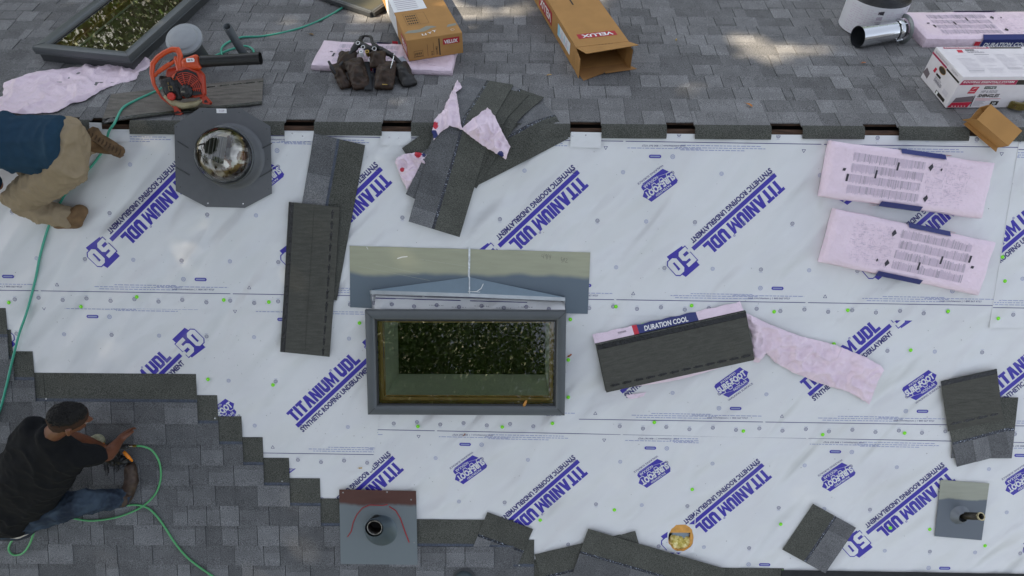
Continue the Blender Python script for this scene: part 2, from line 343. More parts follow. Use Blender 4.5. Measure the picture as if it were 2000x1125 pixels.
# ---- printed underlayment sheets
PER=1.235; AN=R(44.0)
def one_unit(mb,z):
    """one repeat of the printing, read upright, origin at the start of the bar"""
    c,s=math.cos(AN),math.sin(AN)
    def P(a,b): return (a*c-b*s,a*s+b*c)
    mb.poly([P(0,-.014),P(.685,-.014),P(.685,.014),P(0,.014)],z,0)
    x,y=P(.012,.023); n=block(mb,'TITANIUM',x,y,.088,AN,z,0,.05,.93); x,y=P(.455,.023); block(mb,'UDL',x,y,.088,AN,z,0,.05,1)
    x,y=P(.436,.115); mb.ring((x,y),.004,.007,z,0,8)
    x,y=P(.0,-.061); put_text(mb,'SYNTHETIC ROOFING UNDERLAYMENT',x,y,.66,.037,AN,z,1,.045)
    # 50 badge
    C=Vector((.550,.552)); rot=lambda a,b:(C.x+a*c-b*s,C.y+a*s+b*c)
    mb.poly([rot(*q) for q in[(-.056,-.078),(.060,-.092),(.060,-.005),(.066,.05),(.056,.090),(-.060,.092),(-.060,.0)]],z,0)
    x,y=rot(-.073,-.068); block(mb,'50',x,y,.130,AN,z+.0007,0,.1,.98)   # dark edge under the white figures
    x,y=rot(-.068,-.061); block(mb,'50',x,y,.116,AN,z+.0011,3,.17,.98)
    # walking surface badge
    a2=R(38); c2,s2=math.cos(a2),math.sin(a2); C2=Vector((-.507,.073)); r2=lambda a,b:(C2.x+a*c2-b*s2,C2.y+a*s2+b*c2)
    mb.poly([r2(*q) for q in[(-.11,-.015),(.02,-.06),(.09,-.06),(.1,-.05),(.1,-.02),(.125,.0),(.11,.03),(.1,.06),(-.095,.06),(-.11,.05)]],z,0)
    mb.poly([r2(*q) for q in[(-.075,-.066),(.085,-.066),(.075,-.061),(.02,-.061),(-.1,-.021)]],z,0)
    x,y=r2(-.108,-.012); put_text(mb,'SURE-FOOT',x,y,.215,.046,a2,z+.0008,3,.05)
    x,y=r2(-.06,.040); put_text(mb,'PATENTED',x,y,.115,.013,a2,z+.0008,3,.02)
    x,y=r2(-.02,-.053); put_text(mb,'NODULAR',x,y,.105,.019,a2,z+.0008,3,.02)
    x,y=r2(-.09,-.088); put_text(mb,'WALKING SURFACE',x,y,.195,.013,a2,z,1,.01)
    # bumps line across the badge
    pts=[(-.1,-.026)]
    for q in(-.055,.0,.055): pts+=[(q-.018,-.026),(q-.014,-.012),(q-.006,-.006),(q+.006,-.006),(q+.014,-.012),(q+.018,-.026)]
    pts.append((.1,-.026))
    for p,q in zip(pts[:-1],pts[1:]):
        d=Vector((q[0]-p[0],q[1]-p[1])).normalized()*.0022; nx,ny=-d.y,d.x
        mb.poly([r2(p[0]+nx,p[1]+ny),r2(p[0]-nx,p[1]-ny),r2(q[0]-nx,q[1]-ny),r2(q[0]+nx,q[1]+ny)],z+.0008,3)
def edge_strip(mb,z,F,rnd):
    """line, small print and marks along one sheet edge; F maps (x,y) with y=0 on the line and the sheet inside at y>0"""
    def poly(p,m): mb.poly([F(*q) for q in p],z,m)
    poly([(-.28+.008,-.0022),(-.28+PER-.008,-.0022),(-.28+PER-.008,.0022),(-.28+.008,.0022)],1)
    def words(x0,x1,y,h,m):
        x=x0
        while x<x1:
            wd=rnd.uniform(.010,.034); poly([(x,y),(min(x+wd,x1),y),(min(x+wd,x1),y+h),(x,y+h)],m); x+=wd+.006
    for k,(a,b) in enumerate(((-1.03,-.63),(-1.16,-.60),(-1.13,-.63))): words(a,b,.045-.014*k,.0045,2)
    words(-.76,-.30,.038,.0045,2)
    o=F(0,0); ang=math.atan2(F(1,0)[1]-o[1],F(1,0)[0]-o[0])
    x,y=F(-.66,.016); put_text(mb,'peak.com/titanium | 1 800 567 9727',x,y,.27,.014,ang,z,1,.01)
    # pill, listing mark, triangle
    def pl(cx,cy,hw,r,m,zz):
        q=[F(cx+hw+r*math.cos(t),cy+r*math.sin(t)) for t in [(-PI/2+PI*i/6) for i in range(7)]]+[F(cx-hw+r*math.cos(t),cy+r*math.sin(t)) for t in [(PI/2+PI*i/6) for i in range(7)]]
        mb.poly(q,zz,m)
    pl(-.475,.09,.028,.011,0,z); pl(-.475,.09,.026,.0045,2,z+.0007)
    c=F(-.585,.09); mb.ring(c,.011,.0145,z,2,14); 
    for d in(-.005,0,.005): 
        x,y=c; mb.poly([(x+d-.001,y-.007),(x+d+.001,y-.007),(x+d+.001,y+.007),(x+d-.001,y+.007)],z,2)
    t=F(-1.40+PER*0,.04); 
    for i in range(3):
        p=[(t[0]+.013*math.cos(ang+PI/2+2*PI*j/3),t[1]+.013*math.sin(ang+PI/2+2*PI*j/3)) for j in(i,i+1)]; d=Vector((p[1][0]-p[0][0],p[1][1]-p[0][1])).normalized()*.0014
        mb.poly([(p[0][0]-d.y,p[0][1]+d.x),(p[0][0]+d.y,p[0][1]-d.x),(p[1][0]+d.y,p[1][1]-d.x),(p[1][0]-d.y,p[1][1]+d.x)],z,1)
def nod(mb,c,z,dark=True,fl=1):
    m=1 if dark else 2
    mb.ring(c,.0098,.0126,z,m,14); mb.ring(c,.0042,.0064,z,m,10)
    if dark:
        for k in range(3):
            a=R(60+k*20)*fl; b=R(80+k*20)*fl; x,y=c; r0,r1=.022,.0235
            y2=y-fl*.003
            mb.poly([(x+r0*math.cos(a),y2+r0*math.sin(a)),(x+r1*math.cos(a),y2+r1*math.sin(a)),(x+r1*math.cos(b),y2+r1*math.sin(b)),(x+r0*math.cos(b),y2+r0*math.sin(b))],z,2)
UNIT=MB(); one_unit(UNIT,0)
def sheet(name,outline,h,anchor,flip,slope,kr,seed,label,th=.0016,dots=0):
    """outline in slope coordinates; anchor = where one bar starts"""
    mb=MB(); rnd=random.Random(seed); z=h+.0007
    cs,sn=math.cos(slope),math.sin(slope); sg=-1 if flip else 1
    def F(x,y): x*=sg;y*=sg; return (anchor[0]+x*cs-y*sn,anchor[1]+x*sn+y*cs)
    pr=MB()
    for k in range(*kr):
        off=k*PER
        pr.merge(UNIT,lambda p:Vector((*F(p.x+off,p.y),z+p.z)))
        edge_strip(pr,z,lambda x,y:F(x+off,y-.19),rnd)
        edge_strip(pr,z,lambda x,y:F(-x-.54+off,.81-y),rnd)
        for i in range(8):
            x=off+i*PER/8
            nod(pr,F(x,-.235-.013*(i%2)),z,True,sg); nod(pr,F(x+.06,.855+.013*(i%2)),z,True,-sg)
            if i%2==0:
                for r_,(yy,o_) in enumerate(((0.0,.03),(.305,.18),(.60,.05),(.13,.40) if False else (.60,.05))):
                    if r_==3: continue
                    nod(pr,F(x+o_,yy),z,(i//2+r_)%2==0,sg)
    # clip the printing to the sheet
    bm=bmesh.new(); me=pr.mesh('t',[]); bm.from_mesh(me); bpy.data.meshes.remove(me)
    n=len(outline)
    area=sum(outline[i][0]*outline[(i+1)%n][1]-outline[(i+1)%n][0]*outline[i][1] for i in range(n))
    for i in range(n):
        a=Vector((*outline[i],0)); b=Vector((*outline[(i+1)%n],0)); d=(b-a).normalized(); no=Vector((d.y,-d.x,0))*(1 if area>0 else -1)
        a=a-no*.003
        bmesh.ops.bisect_plane(bm,geom=bm.verts[:]+bm.edges[:]+bm.faces[:],plane_co=a,plane_no=no,clear_outer=True,dist=1e-6)
    bm.verts.index_update(); b0=MB()
    b0.v=[tuple(v.co) for v in bm.verts]; b0.f=[[v.index for v in f.verts] for f in bm.faces]; b0.m=[f.material_index for f in bm.faces]; b0.t=[1.0]*len(b0.f); bm.free()
    mb.prism(outline,h-th,h,4)
    mb.merge(b0,lambda p:p)
    o=fr_obj(name,mb,[M_INK,M_INK2,M_INK3,M_SHEET,M_SHEET],NEAR)
    return tag(o,label)
def U(*a): return [uv(*q) for q in a]
k3=-.0125
# bottom sheet (upside down printing)
s3=[(-2.9,-1.83),(7.4,-1.93),(7.4,-3.13),(-2.9,-3.05)]
hs=lambda o,hu,hv:o
def ccw(p): 
    a=sum(p[i][0]*p[(i+1)%len(p)][1]-p[(i+1)%len(p)][0]*p[i][1] for i in range(len(p))); return p if a>0 else p[::-1]
# the bottom sheet has an opening round the duct: four convex strips joined in one mesh would clip badly, so it is laid as one sheet in two bands
hole_r=.09
sheet('underlayment_sheet',ccw([(-2.9,-1.83),(HU-hole_r,-1.86),(HU-hole_r,-3.06),(-2.9,-3.05)]),.0010,uv(1130,900),True,k3,(-1,4),1,'lowest white sheet, upside-down lettering, left of the cut hole')
sheet('underlayment_sheet',ccw([(HU-hole_r,-1.86),(HU+hole_r,-1.862),(HU+hole_r,HV+.095),(HU-hole_r,HV+.095)]),.0010,uv(1130,900),True,k3,(-1,1),1,'narrow white strip above the cut hole')
sheet('underlayment_sheet',ccw([(HU-hole_r,HV-.105),(HU+hole_r,HV-.105),(HU+hole_r,-3.08),(HU-hole_r,-3.06)]),.0010,uv(1130,900),True,k3,(-1,1),1,'narrow white strip below the cut hole')
sheet('underlayment_sheet',ccw([(HU+hole_r,-1.862),(7.4,-1.93),(7.4,-3.13),(HU+hole_r,-3.06)]),.0010,uv(1130,900),True,k3,(-5,0),1,'lowest white sheet, upside-down lettering, right of the cut hole')
# middle sheets (upright printing)
e1,e2=uv(1150,614),uv(1927,628)
sheet('underlayment_sheet',ccw([(uv(1060,820)[0],-1.0),(7.4,-1.06),(7.4,-2.06),uv(2000,862),uv(1440,853.5),uv(1205,848),uv(1060,844)]),.0034,uv(1579,771),False,k3*.6,(-1,6),3,'middle white sheet with upright lettering right of the skylight')
sheet('underlayment_sheet',ccw([(-7.4,-1.0),(uv(742,812)[0]+.12,-1.05),uv(742,812),uv(726,921),uv(560,914),(-7.4,-2.2)]),.0034,uv(580,832),False,k3*.6,(-5,2),4,'middle white sheet with upright lettering left of the skylight, its corner loose')
# ridge sheet
sheet('underlayment_sheet',ccw([(-7.4,-.037),(uv(1988,262)[0]+.2,-.037),(uv(1930,629)[0]+.2,uv(1930,629)[1]),uv(1150,614.5),uv(114,600.5),(-7.4,-1.14)]),.0058,uv(1514,341),True,-.0075,(-1,7),5,'ridge-side white sheet with upside-down lettering')
sheet('underlayment_sheet',ccw([uv(1990,268),(7.4,-.06),(7.4,-1.25),uv(2000,640),uv(1930,640.5)]),.0082,(2.93,-.925),False,-.006,(-1,5),6,'overlapping white sheet with upright lettering at the right end')
# white flaps folded out of the ridge slots
for px0,py0,px1,py1,rot in ((557,259,614,276,.01),(743,259,803,284,.0),(1113,259,1174,288,-.02),(176,240,200,262,0),(197,259,254,281,.16)):
    a=uv(px0,py1); b=uv(px1,py0); mb=MB(); mb.prism([(a[0],a[1]),(b[0],a[1]+rot*.1),(b[0]+.002,b[1]),(a[0]+.004,b[1]+.002)],.0105,.012)
    fr_obj('underlayment_flap',mb,[M_SHEET],NEAR)
# ridge strips: trimmed shingle ends bridging the slot
mb=None
rnd=random.Random(3)
for a,b in strips:
    mb=MB(); n=max(2,int((b-a)/.4)); 
    top=.016; bot=-.068+rnd.uniform(-.004,.004)
    mb.hexa([(a,bot,.009),(b,bot-.002,.009),(b,top,.012),(a,top,.012),(a+.004,bot,.013),(b-.003,bot-.002,.013),(b,top,.016),(a,top,.016)],0,.95)
    mb=MB()
    ys=[bot,-.045,-.022,-.008,.004,.016]
    for y0_,y1_ in zip(ys[:-1],ys[1:]):
        P4=[surf(a+.003,y0_,.0088),surf(b-.003,y0_,.0088),surf(b-.001,y1_,.0088),surf(a+.001,y1_,.0088),surf(a+.003,y0_,.0128),surf(b-.003,y0_,.0128),surf(b-.001,y1_,.0128),surf(a+.001,y1_,.0128)]
        mb.hexa(P4,0,.95)
    mb.build('ridge_strip',[M_HEAD],house).matrix_world=Matrix.Identity(4)
# loose nails pushed through: heads catching the light
def nail(px,py,fr,h,label,name,r,m,group,cat):
    u,v=uv(px,py,fr,h); k=(name)
    return (u,v)
NAILP={}
def pinned(name,px,py,h,label,cat,group,maker,fr=NEAR):
    u,v=uv(px,py,fr,h)
    if name not in NAILP:
        o=maker(); NAILP[name]=o
    else:
        o=NAILP[name].copy(); link(o)
    o.matrix_world=fr@Matrix.Translation((u,v,h)); return tag(o,label,cat,group)
def mk_cap():
    mb=MB(); mb.lathe([(.0001,.0016),(.0035,.0018),(.0045,.0034),(.007,.0030),(.0115,.0012),(.0122,0)],16,0,cap1=False); mb.disc((0,0),.0032,.0042,1,10)
    return mb.build('cap_nail',[M_GREEN,mat('lime_plastic_bright',hx('a6ff4a'),rough=.3)],smooth=False)
def mk_head():
    mb=MB(); mb.lathe([(.0002,.0022),(.0042,.0018),(.0052,0)],10,0); return mb.build('roofing_nail',[mat('zinc_nail',(.75,.75,.76),rough=.25,metal=.6)])
caps=[(17,591),(158,599),(267,580),(437,586),(525,590),(702,631),(1203,599),(1351,597),(1512,609),(1656,606),(1852,608),(1256,635),(1114,624),(1963,549),(1958,502),(1950,622),(1629,672),(1779,684),(1110,776),(1110,703),(406,741),(533,752),(816,833),(981,834),(1079,827),(1278,825),(1452,842),(1607,849),(1767,846),(1352,956),(1200,996),(1055,1016),(1525,1024),(1739,1031),(1816,1034),(1924,1066),(1528,1114),(590,872),(1965,755)]
caps=[c for c in caps if c not in((590,872),(1965,755))]
for x,y in caps: pinned('cap',x,y,.0095 if y<860 else .0035,'small lime green plastic cap nail pressed into the white underlayment','cap nail','lime green cap nails in the underlayment',mk_cap)
heads=[(285,249),(320,250),(648,252),(718,258),(822,254),(571,261),(591,266),(760,268),(779,269),(1201,259),(1230,257),(1262,259),(1374,262),(1370,256),(1434,261),(1454,258),(1617,257),(1782,262),(1843,260),(1118,266),(1144,264),(90,779),(420,817),(551,940),(1014,1104),(10,697)]
for x,y in heads: pinned('head',x,y,.0128,'shiny zinc nail head driven through a dark shingle strip','nail','zinc nail heads along the shingle edges',mk_head)
# ---- cut hole with the duct and insulation
t=thing('duct_opening','ragged hole sawn through the deck showing yellow insulation and a grey duct','roof opening',NEAR,(HU,HV,0))
mb=MB()
ang=[i*2*PI/28 for i in range(28)]; rnd=random.Random(8)
ell=[(.088*math.cos(a)*(1+rnd.uniform(-.05,.05)),.098*math.sin(a)*(1+rnd.uniform(-.05,.05))) for a in ang]
inn=[(.086*math.cos(a)*(1+rnd.uniform(-.05,.05)) ,(.088 if math.sin(a)>0 else .0955)*math.sin(a)) for a in ang]
# board ring: thick at the top, thin elsewhere
inn=[((min(x,.066) if y>-.05 else x),min(y,.034)) for x,y in inn]
n=28; vs=[(x,y,-.002) for x,y in ell]+[(x,y,-.003) for x,y in inn]+[(x,y,-.022) for x,y in inn]
mb.add(vs,[(i,(i+1)%n,n+(i+1)%n,n+i) for i in range(n)]+[(n+i,n+(i+1)%n,2*n+(i+1)%n,2*n+i) for i in range(n)],0)
sq=[(-.095,-.11),(.095,-.11),(.095,.11),(-.095,.11)]
mb.build('cut_board',[M_OSB],t)
mb=MB(); # ragged sheet edge round the hole
outer=[(.092*max(-1,min(1,1.6*math.cos(a))),.107*max(-1,min(1,1.6*math.sin(a)))) for a in ang]
mb.add([(x,y,.0009) for x,y in outer]+[(x,y,.0012) for x,y in ell],[(i,(i+1)%n,n+(i+1)%n,n+i) for i in range(n)],0); mb.build('torn_sheet_edge',[M_SHEET],t)
mb=MB()
for i in range(34):
    a=rnd.uniform(0,2*PI); r_=rnd.uniform(0,.062); s_=rnd.uniform(.016,.030); c=(r_*math.cos(a)*1.0,-.050+.62*r_*math.sin(a),-.034)
    M=Matrix.Translation(c)@Matrix.Diagonal((s_,s_,s_*.8,1)); mb.lathe([(math.sin(PI*k/6),math.cos(PI*k/6)) for k in range(7)],10,0,1,M)
o=mb.build('insulation',[mat('yellow_glass_wool',hx('d2bf62'),rough=1,var=.3,vscale=35,bump=1,bscale=80,bdist=.01,col2=hx('ece0a4'))],t)
mb=MB(); mb.lathe([(.06,-.12),(.06,-.022)],24,0); mb.lathe([(.0,-.03),(.058,-.028)],24,1); mb.build('duct',[mat('bluish_duct',hx('8fa0ad'),rough=.4),mat('bluish_duct_lid',hx('8fa0ad'),rough=.45)],t,M=Matrix.Translation((.004,.012,-.004))@Matrix.Rotation(R(-12),4,'X')@Matrix.Diagonal((1,.45,1,1)))
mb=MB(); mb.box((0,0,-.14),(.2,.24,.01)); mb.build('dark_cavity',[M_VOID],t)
# ================================================================ LOOSE SHINGLES
def loose(label,P0,P3,D,L=1.0,W=None,side='top',h=.012,seed=1,group=None,m_under=None,lift=0,name='loose_shingle',notch=None,tabs=True,curl=0):
    """P0 = corner on the tab edge, P3 = corner on the headlap edge at the same end, D = pair of photo points giving the long direction"""
    a=Vector(us(*P0)) if P0 else None; c=Vector(us(*P3)); d=(Vector(us(*D[1]))-Vector(us(*D[0]))).normalized()
    if L is None: L=(Vector(us(*D[1]))-Vector(us(*D[0]))).length
    nrm=Vector((-d.y,d.x))
    if a is None: a=c+nrm*(.337*W)   # W=+1/-1 tells the side of the tab edge
    sgn=1 if (c-a).dot(nrm)>0 else -1; nrm*=sgn; Wd=abs((c-a).dot(nrm)); 
    rnd=random.Random(seed); mb=MB(); th=.0045
    org=surf(a.x,a.y,h)
    def Z(x,y):  # gentle waviness
        return h+lift*x/L+curl*((2*x/L-1)**2)*.5+.003*noise.noise(Vector((x*2.3+seed,y*3,seed)))
    def pt(x,y,z=0):
        p=a+d*x+nrm*y; return surf(p.x,p.y,Z(x,y)+z)-org
    def patch(xa,xb,ya,yb,z0,z1,m,t):
        n=max(1,int((xb-xa)/.05))
        for i in range(n):
            x0_=xa+(xb-xa)*i/n; x1_=xa+(xb-xa)*(i+1)/n
            mb.hexa([pt(x0_,ya,z0),pt(x1_,ya,z0),pt(x1_,yb,z0),pt(x0_,yb,z0),pt(x0_,ya,z1),pt(x1_,ya,z1),pt(x1_,yb,z1),pt(x0_,yb,z1)],m,t)
    s=Wd/.337
    if side=='top':
        patch(0,L,.170*s,Wd,0,th,1,rnd.uniform(.9,1.1)); patch(0,L,.152*s,.170*s,0,th,3 if tabs!='dry' else 2,1)
        x=0
        while x<L-.001:
            y=min(L,x+rnd.choice((.1,.13,.16,.2,.24)))
            if L-y<.05:y=L
            t=rnd.choice((.68,.8,.92,1.02,1.12)); up=.0025 if t>.85 else 0
            patch(x,y,0.0,.152*s,0,th+up,0,t); x=y
    else:
        patch(0,L,0,.004,0,th,1,.7); patch(0,L,.032,Wd,0,th,4,1); patch(0,L,.004,.032,0,th+.001,5,1)
        yy=Wd-.045*s; x=.02
        while x<L-.03:                       # thermal sealant dashes
            wd=rnd.uniform(.05,.075)
            for j in range(5):
                q0,q1=x+wd*j/5,x+wd*(j+1)/5; b0=.003+.0035*math.sin(PI*j/5)+(.003 if j==1 else 0)
                mb.poly([pt(q0,yy-b0,th+.0007),pt(min(q1,L),yy-b0,th+.0007),pt(min(q1,L),yy+b0,th+.0007),pt(q0,yy+b0,th+.0007)],0,5)
            x+=wd+.014
        mb.poly([pt(0.01,Wd*.5,th+.0006),pt(L-.01,Wd*.5,th+.0006),pt(L-.01,Wd*.5+.0015,th+.0006),pt(.01,Wd*.5+.0015,th+.0006)],0,1,.5)
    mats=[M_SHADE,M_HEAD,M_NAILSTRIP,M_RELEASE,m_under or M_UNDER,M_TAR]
    o=mb.build(name,mats); 
    o.location=org
    return tag(o,label,'shingle',group)
GS='loose roof shingles lying about'
loose('granule-side-up shingle running down from the ridge strip, half hidden by the black underside-up one',(615,262),(714,285),((714,285),(660,578)),1.0,h=.0125,seed=3,group=GS,tabs='dry')
loose('underside-up black shingle with a glossy tar edge, left of the skylight flashing',(567,394),(666,405),((567,394),(550,686)),.97,side='under',h=.020,seed=4,group=GS,curl=.012)
loose('weathered underside-up shingle beneath the orange leaf blower',(205,246),(216,190),((205,246),(513,209)),None,side='under',h=.018,seed=5,group=GS,m_under=M_UNDERB)
# fan of shingles draped over the ridge
loose('lowest shingle of the ridge fan, its corner poking out left of the pink scraps',None,(786,290),((786,290),(822,266)),.75,W=-1,h=.014,seed=11,group=GS)
loose('rightmost shingle of the ridge fan, sparkling nail band pointing to the box',None,(1110,272),((1110,272),(945,356)),.95,W=-1,h=.018,seed=12,group=GS)
loose('second shingle from the right in the ridge fan, plain dark headlap up',None,(931,368),((931,368),(1062,198)),None,W=1,h=.026,seed=13,group=GS)
loose('shingle under the top one of the ridge fan, left corner showing',(794,379),(885,440),((794,379),(908,200)),1.0,h=.031,seed=14,group=GS)
loose('top shingle of the ridge fan, crossing the ridge below the pink scrap',(800,432),(898,464),((898,464),(1002,177)),None,h=.037,seed=15,group=GS)
# right hand pieces
loose('short shingle piece at the right, mostly hidden, edge showing past its neighbours',(1972,893),(1968,775),((1972,893),(1850,893)),.40,h=.012,seed=21,group=GS)
loose('short granule-side-up piece with a sparkling band, lowest in the stack at the right',(1865,909),(1843,815),((1865,909),(1967.5,882)),None,h=.018,seed=22,group=GS)
loose('short underside-up shingle piece topmost of the small stack at the right',(1832,742),(1853,838),((1832,742),(1940,718)),None,side='under',h=.027,seed=23,group=GS)
loose('nearly square shingle offcut lying alone on the lower right underlayment',(1670,1029),(1588,981),((1588,981),(1528,1070)),None,h=.010,seed=25,group=GS)
# bottom centre
loose('tilted shingle poking out behind the top edge of the new courses',None,(952,999),((952,999),(1041,1032)),None,W=-1,h=.0085,seed=31,group=GS)
loose('slanted shingle between the new courses and the long slanted one at the bottom',None,(1044,1081),((1044,1081),(1138,1059)),.6,W=-1,h=.012,seed=32,group=GS)
loose('small shingle corner sticking out above the long slanted shingle at the bottom',None,(1200,1046),((1200,1046),(1240,1035)),None,W=-1,h=.013,seed=33,group=GS)
loose('long slanted shingle at the bottom with a white flecked nail band',None,(1148,1029.5),((1148,1029.5),(1409,1106)),.99,W=-1,h=.021,seed=34,group=GS)
# ================================================================ PINK FILM
def film(name,label,pts,h0,amp,seed,cat='packaging film',group=None,parent=None,fscale=9,mats=None,fr=None,spots=(),res=.011,edge=0.0,ret=False,cross=True):
    P=[Vector(us(*p)) if cross else Vector(uv(*p,fr)) for p in pts]
    xs=[p.x for p in P]; ys=[p.y for p in P]; x0,x1,y0,y1=min(xs),max(xs),min(ys),max(ys)
    bm=bmesh.new(); vs=[bm.verts.new((p.x,p.y,0)) for p in P]; bm.faces.new(vs); bmesh.ops.triangulate(bm,faces=bm.faces[:])
    for ax,(a,b) in enumerate(((x0,x1),(y0,y1))):
        k=a+res
        while k<b:
            no=Vector((1,0,0)) if ax==0 else Vector((0,1,0)); co=no*k
            bmesh.ops.bisect_plane(bm,geom=bm.verts[:]+bm.edges[:]+bm.faces[:],plane_co=co,plane_no=no,dist=1e-6); k+=res
    bmesh.ops.triangulate(bm,faces=bm.faces[:])
    bv={v for e_ in bm.edges if e_.is_boundary for v in e_.verts}
    def seg(q):
        m=9
        for i in range(len(P)):
            a=P[i]; b=P[(i+1)%len(P)]; ab=b-a; t=max(0,min(1,(q-a).dot(ab)/max(ab.length_squared,1e-9))); m=min(m,(q-(a+ab*t)).length)
        return m
    c=P[0]; org=surf(sum(xs)/len(xs),sum(ys)/len(ys),h0); mi=[]
    for f in bm.faces:
        q=f.calc_center_median(); m=0
        for (sx,sy,r_,mm) in spots:
            if (Vector((q.x,q.y))-Vector(us(sx,sy))).length<r_: m=mm
        mi.append(m)
    fs=[[v.index for v in f.verts] for f in bm.faces]; bm.verts.index_update(); fs=[[v.index for v in f.verts] for f in bm.faces]
    V=[]
    for v in bm.verts:
        q=Vector((v.co.x,v.co.y)); d=min(1,seg(q)/.05); sp=Vector((q.x*fscale+seed,q.y*fscale,seed*1.7))
        r1=1-abs(noise.noise(sp)*2); r2=1-abs(noise.noise(sp*2.3)*2); r3=noise.noise(sp*.45)
        r4=1-abs(noise.noise(sp*5.1)*2); hh=h0+amp*(.35+.65*d**.4)*(max(0,.55*r1**3+.30*r2**2+.07*r4**2+.25*(r3+.5)))
        j=Vector((noise.noise(Vector((q.x*60,q.y*60,seed))),noise.noise(Vector((q.x*60,q.y*60,seed+9)))))*.004 if v in bv else Vector((0,0))
        V.append(surf(q.x+j.x,q.y+j.y,hh)-org)
    bm.free(); mb=MB(); mb.v=[tuple(v) for v in V]; mb.f=fs; mb.m=mi; mb.t=[1.0]*len(fs)
    o=mb.build(name,mats or [M_PINK,M_NAVY,M_REDP],smooth=True); o.location=org
    if parent: 
        o.parent=parent; o.matrix_parent_inverse=parent.matrix_world.inverted()
        return o
    return tag(o,label,cat,group)
GP='torn pink packaging film'
film('packaging_film','long pale pink plastic wrapper stretched beside the grey skylight at the left',[(-40,230),(-30,205),(8,193),(10,168),(24,162),(60,152),(120,138),(180,131),(240,127),(276,117),(283,115),(298,123),(297,131),(287,139),(276,144),(268,160),(235,168),(200,182),(170,201),(140,208),(117,224),(60,228)],.012,.040,3.1,group=GP,fscale=5)
film('packaging_film','twisted pink film scrap with a pointed tip standing on top of the ridge fan',[(894,171),(903,186),(892,196),(895,215),(901,250),(905,255),(945,236),(952,224),(965,240),(985,268),(997,288),(988,312),(982,308),(960,296),(935,280),(905,258),(880,252),(862,262),(850,276),(846,262),(850,245),(860,238),(868,230),(874,215)],.048,.050,5.5,group=GP,res=.006,fscale=11,spots=((853,252,.016,2),(850,266,.022,1),(978,303,.02,1)))
film('packaging_film','crumpled pink film scrap with red marks left of the ridge fan',[(773,318),(777,308),(790,302),(815,298),(838,302),(836,315),(822,335),(808,350),(797,372),(788,355),(782,340)],.02,.05,7.5,group=GP,res=.006,fscale=13,spots=((818,302,.022,2),(830,303,.014,1),(788,332,.014,2)))
# ================================================================ BUNDLES
def top_z(x,y,L,W,H,seed):
    ex=min(1,(L/2-abs(x))/.03); ey=min(1,(W/2-abs(y))/.02)
    z=H*(.80+.20*min(1,max(0,ex))**.5*min(1,max(0,ey))**.5); endf=max(0,1-(L/2-abs(x))/.2)
    return z+.004*noise.noise(Vector((x*5,y*7,seed)))+(.002+.007*endf)*(1-abs(noise.noise(Vector((x*6+seed,y*22,seed)))*2))*.6
def bundle_mesh(L,W,H,seed):
    mb=MB(); nx,ny=60,22
    def pt(i,j,top):
        x=(i/nx-.5)*L; y=(j/ny-.5)*W
        ex=min(1,(L/2-abs(x))/.03); ey=min(1,(W/2-abs(y))/.02)
        z=H*(.80+.20*min(1,max(0,ex))**.5*min(1,max(0,ey))**.5) if top else 0
        if top:
            s=Vector((x*6+seed,y*22,seed)); endf=max(0,1-(L/2-abs(x))/.2)
            z+=.004*noise.noise(Vector((x*5,y*7,seed)))+(.002+.007*endf)*(1-abs(noise.noise(s)*2))*.6
        w_=.006*noise.noise(Vector((x*9,y*9,seed+3)))
        return (x+w_,y+w_*.6,z)
    vs=[pt(i,j,True) for j in range(ny+1) for i in range(nx+1)]; fs=[(j*(nx+1)+i,j*(nx+1)+i+1,(j+1)*(nx+1)+i+1,(j+1)*(nx+1)+i) for j in range(ny) for i in range(nx)]
    mb.add(vs,fs,0)
    per=[(i,0) for i in range(nx)]+[(nx,j) for j in range(ny)]+[(i,ny) for i in range(nx,0,-1)]+[(0,j) for j in range(ny,0,-1)]
    top=[pt(i,j,True) for i,j in per]; n=len(per); rows=[]
    for k,(f,o_) in enumerate(((1,0),(.7,.004),(.4,.006),(.15,.003),(0,0))):
        rows+=[(p[0]*(1+o_*2/L),p[1]*(1+o_*2/W),p[2]*f) for p in top]
    mb.add(rows,[(k*n+(i+1)%n,k*n+i,(k+1)*n+i,(k+1)*n+(i+1)%n) for k in range(4) for i in range(n)],0)
    return mb
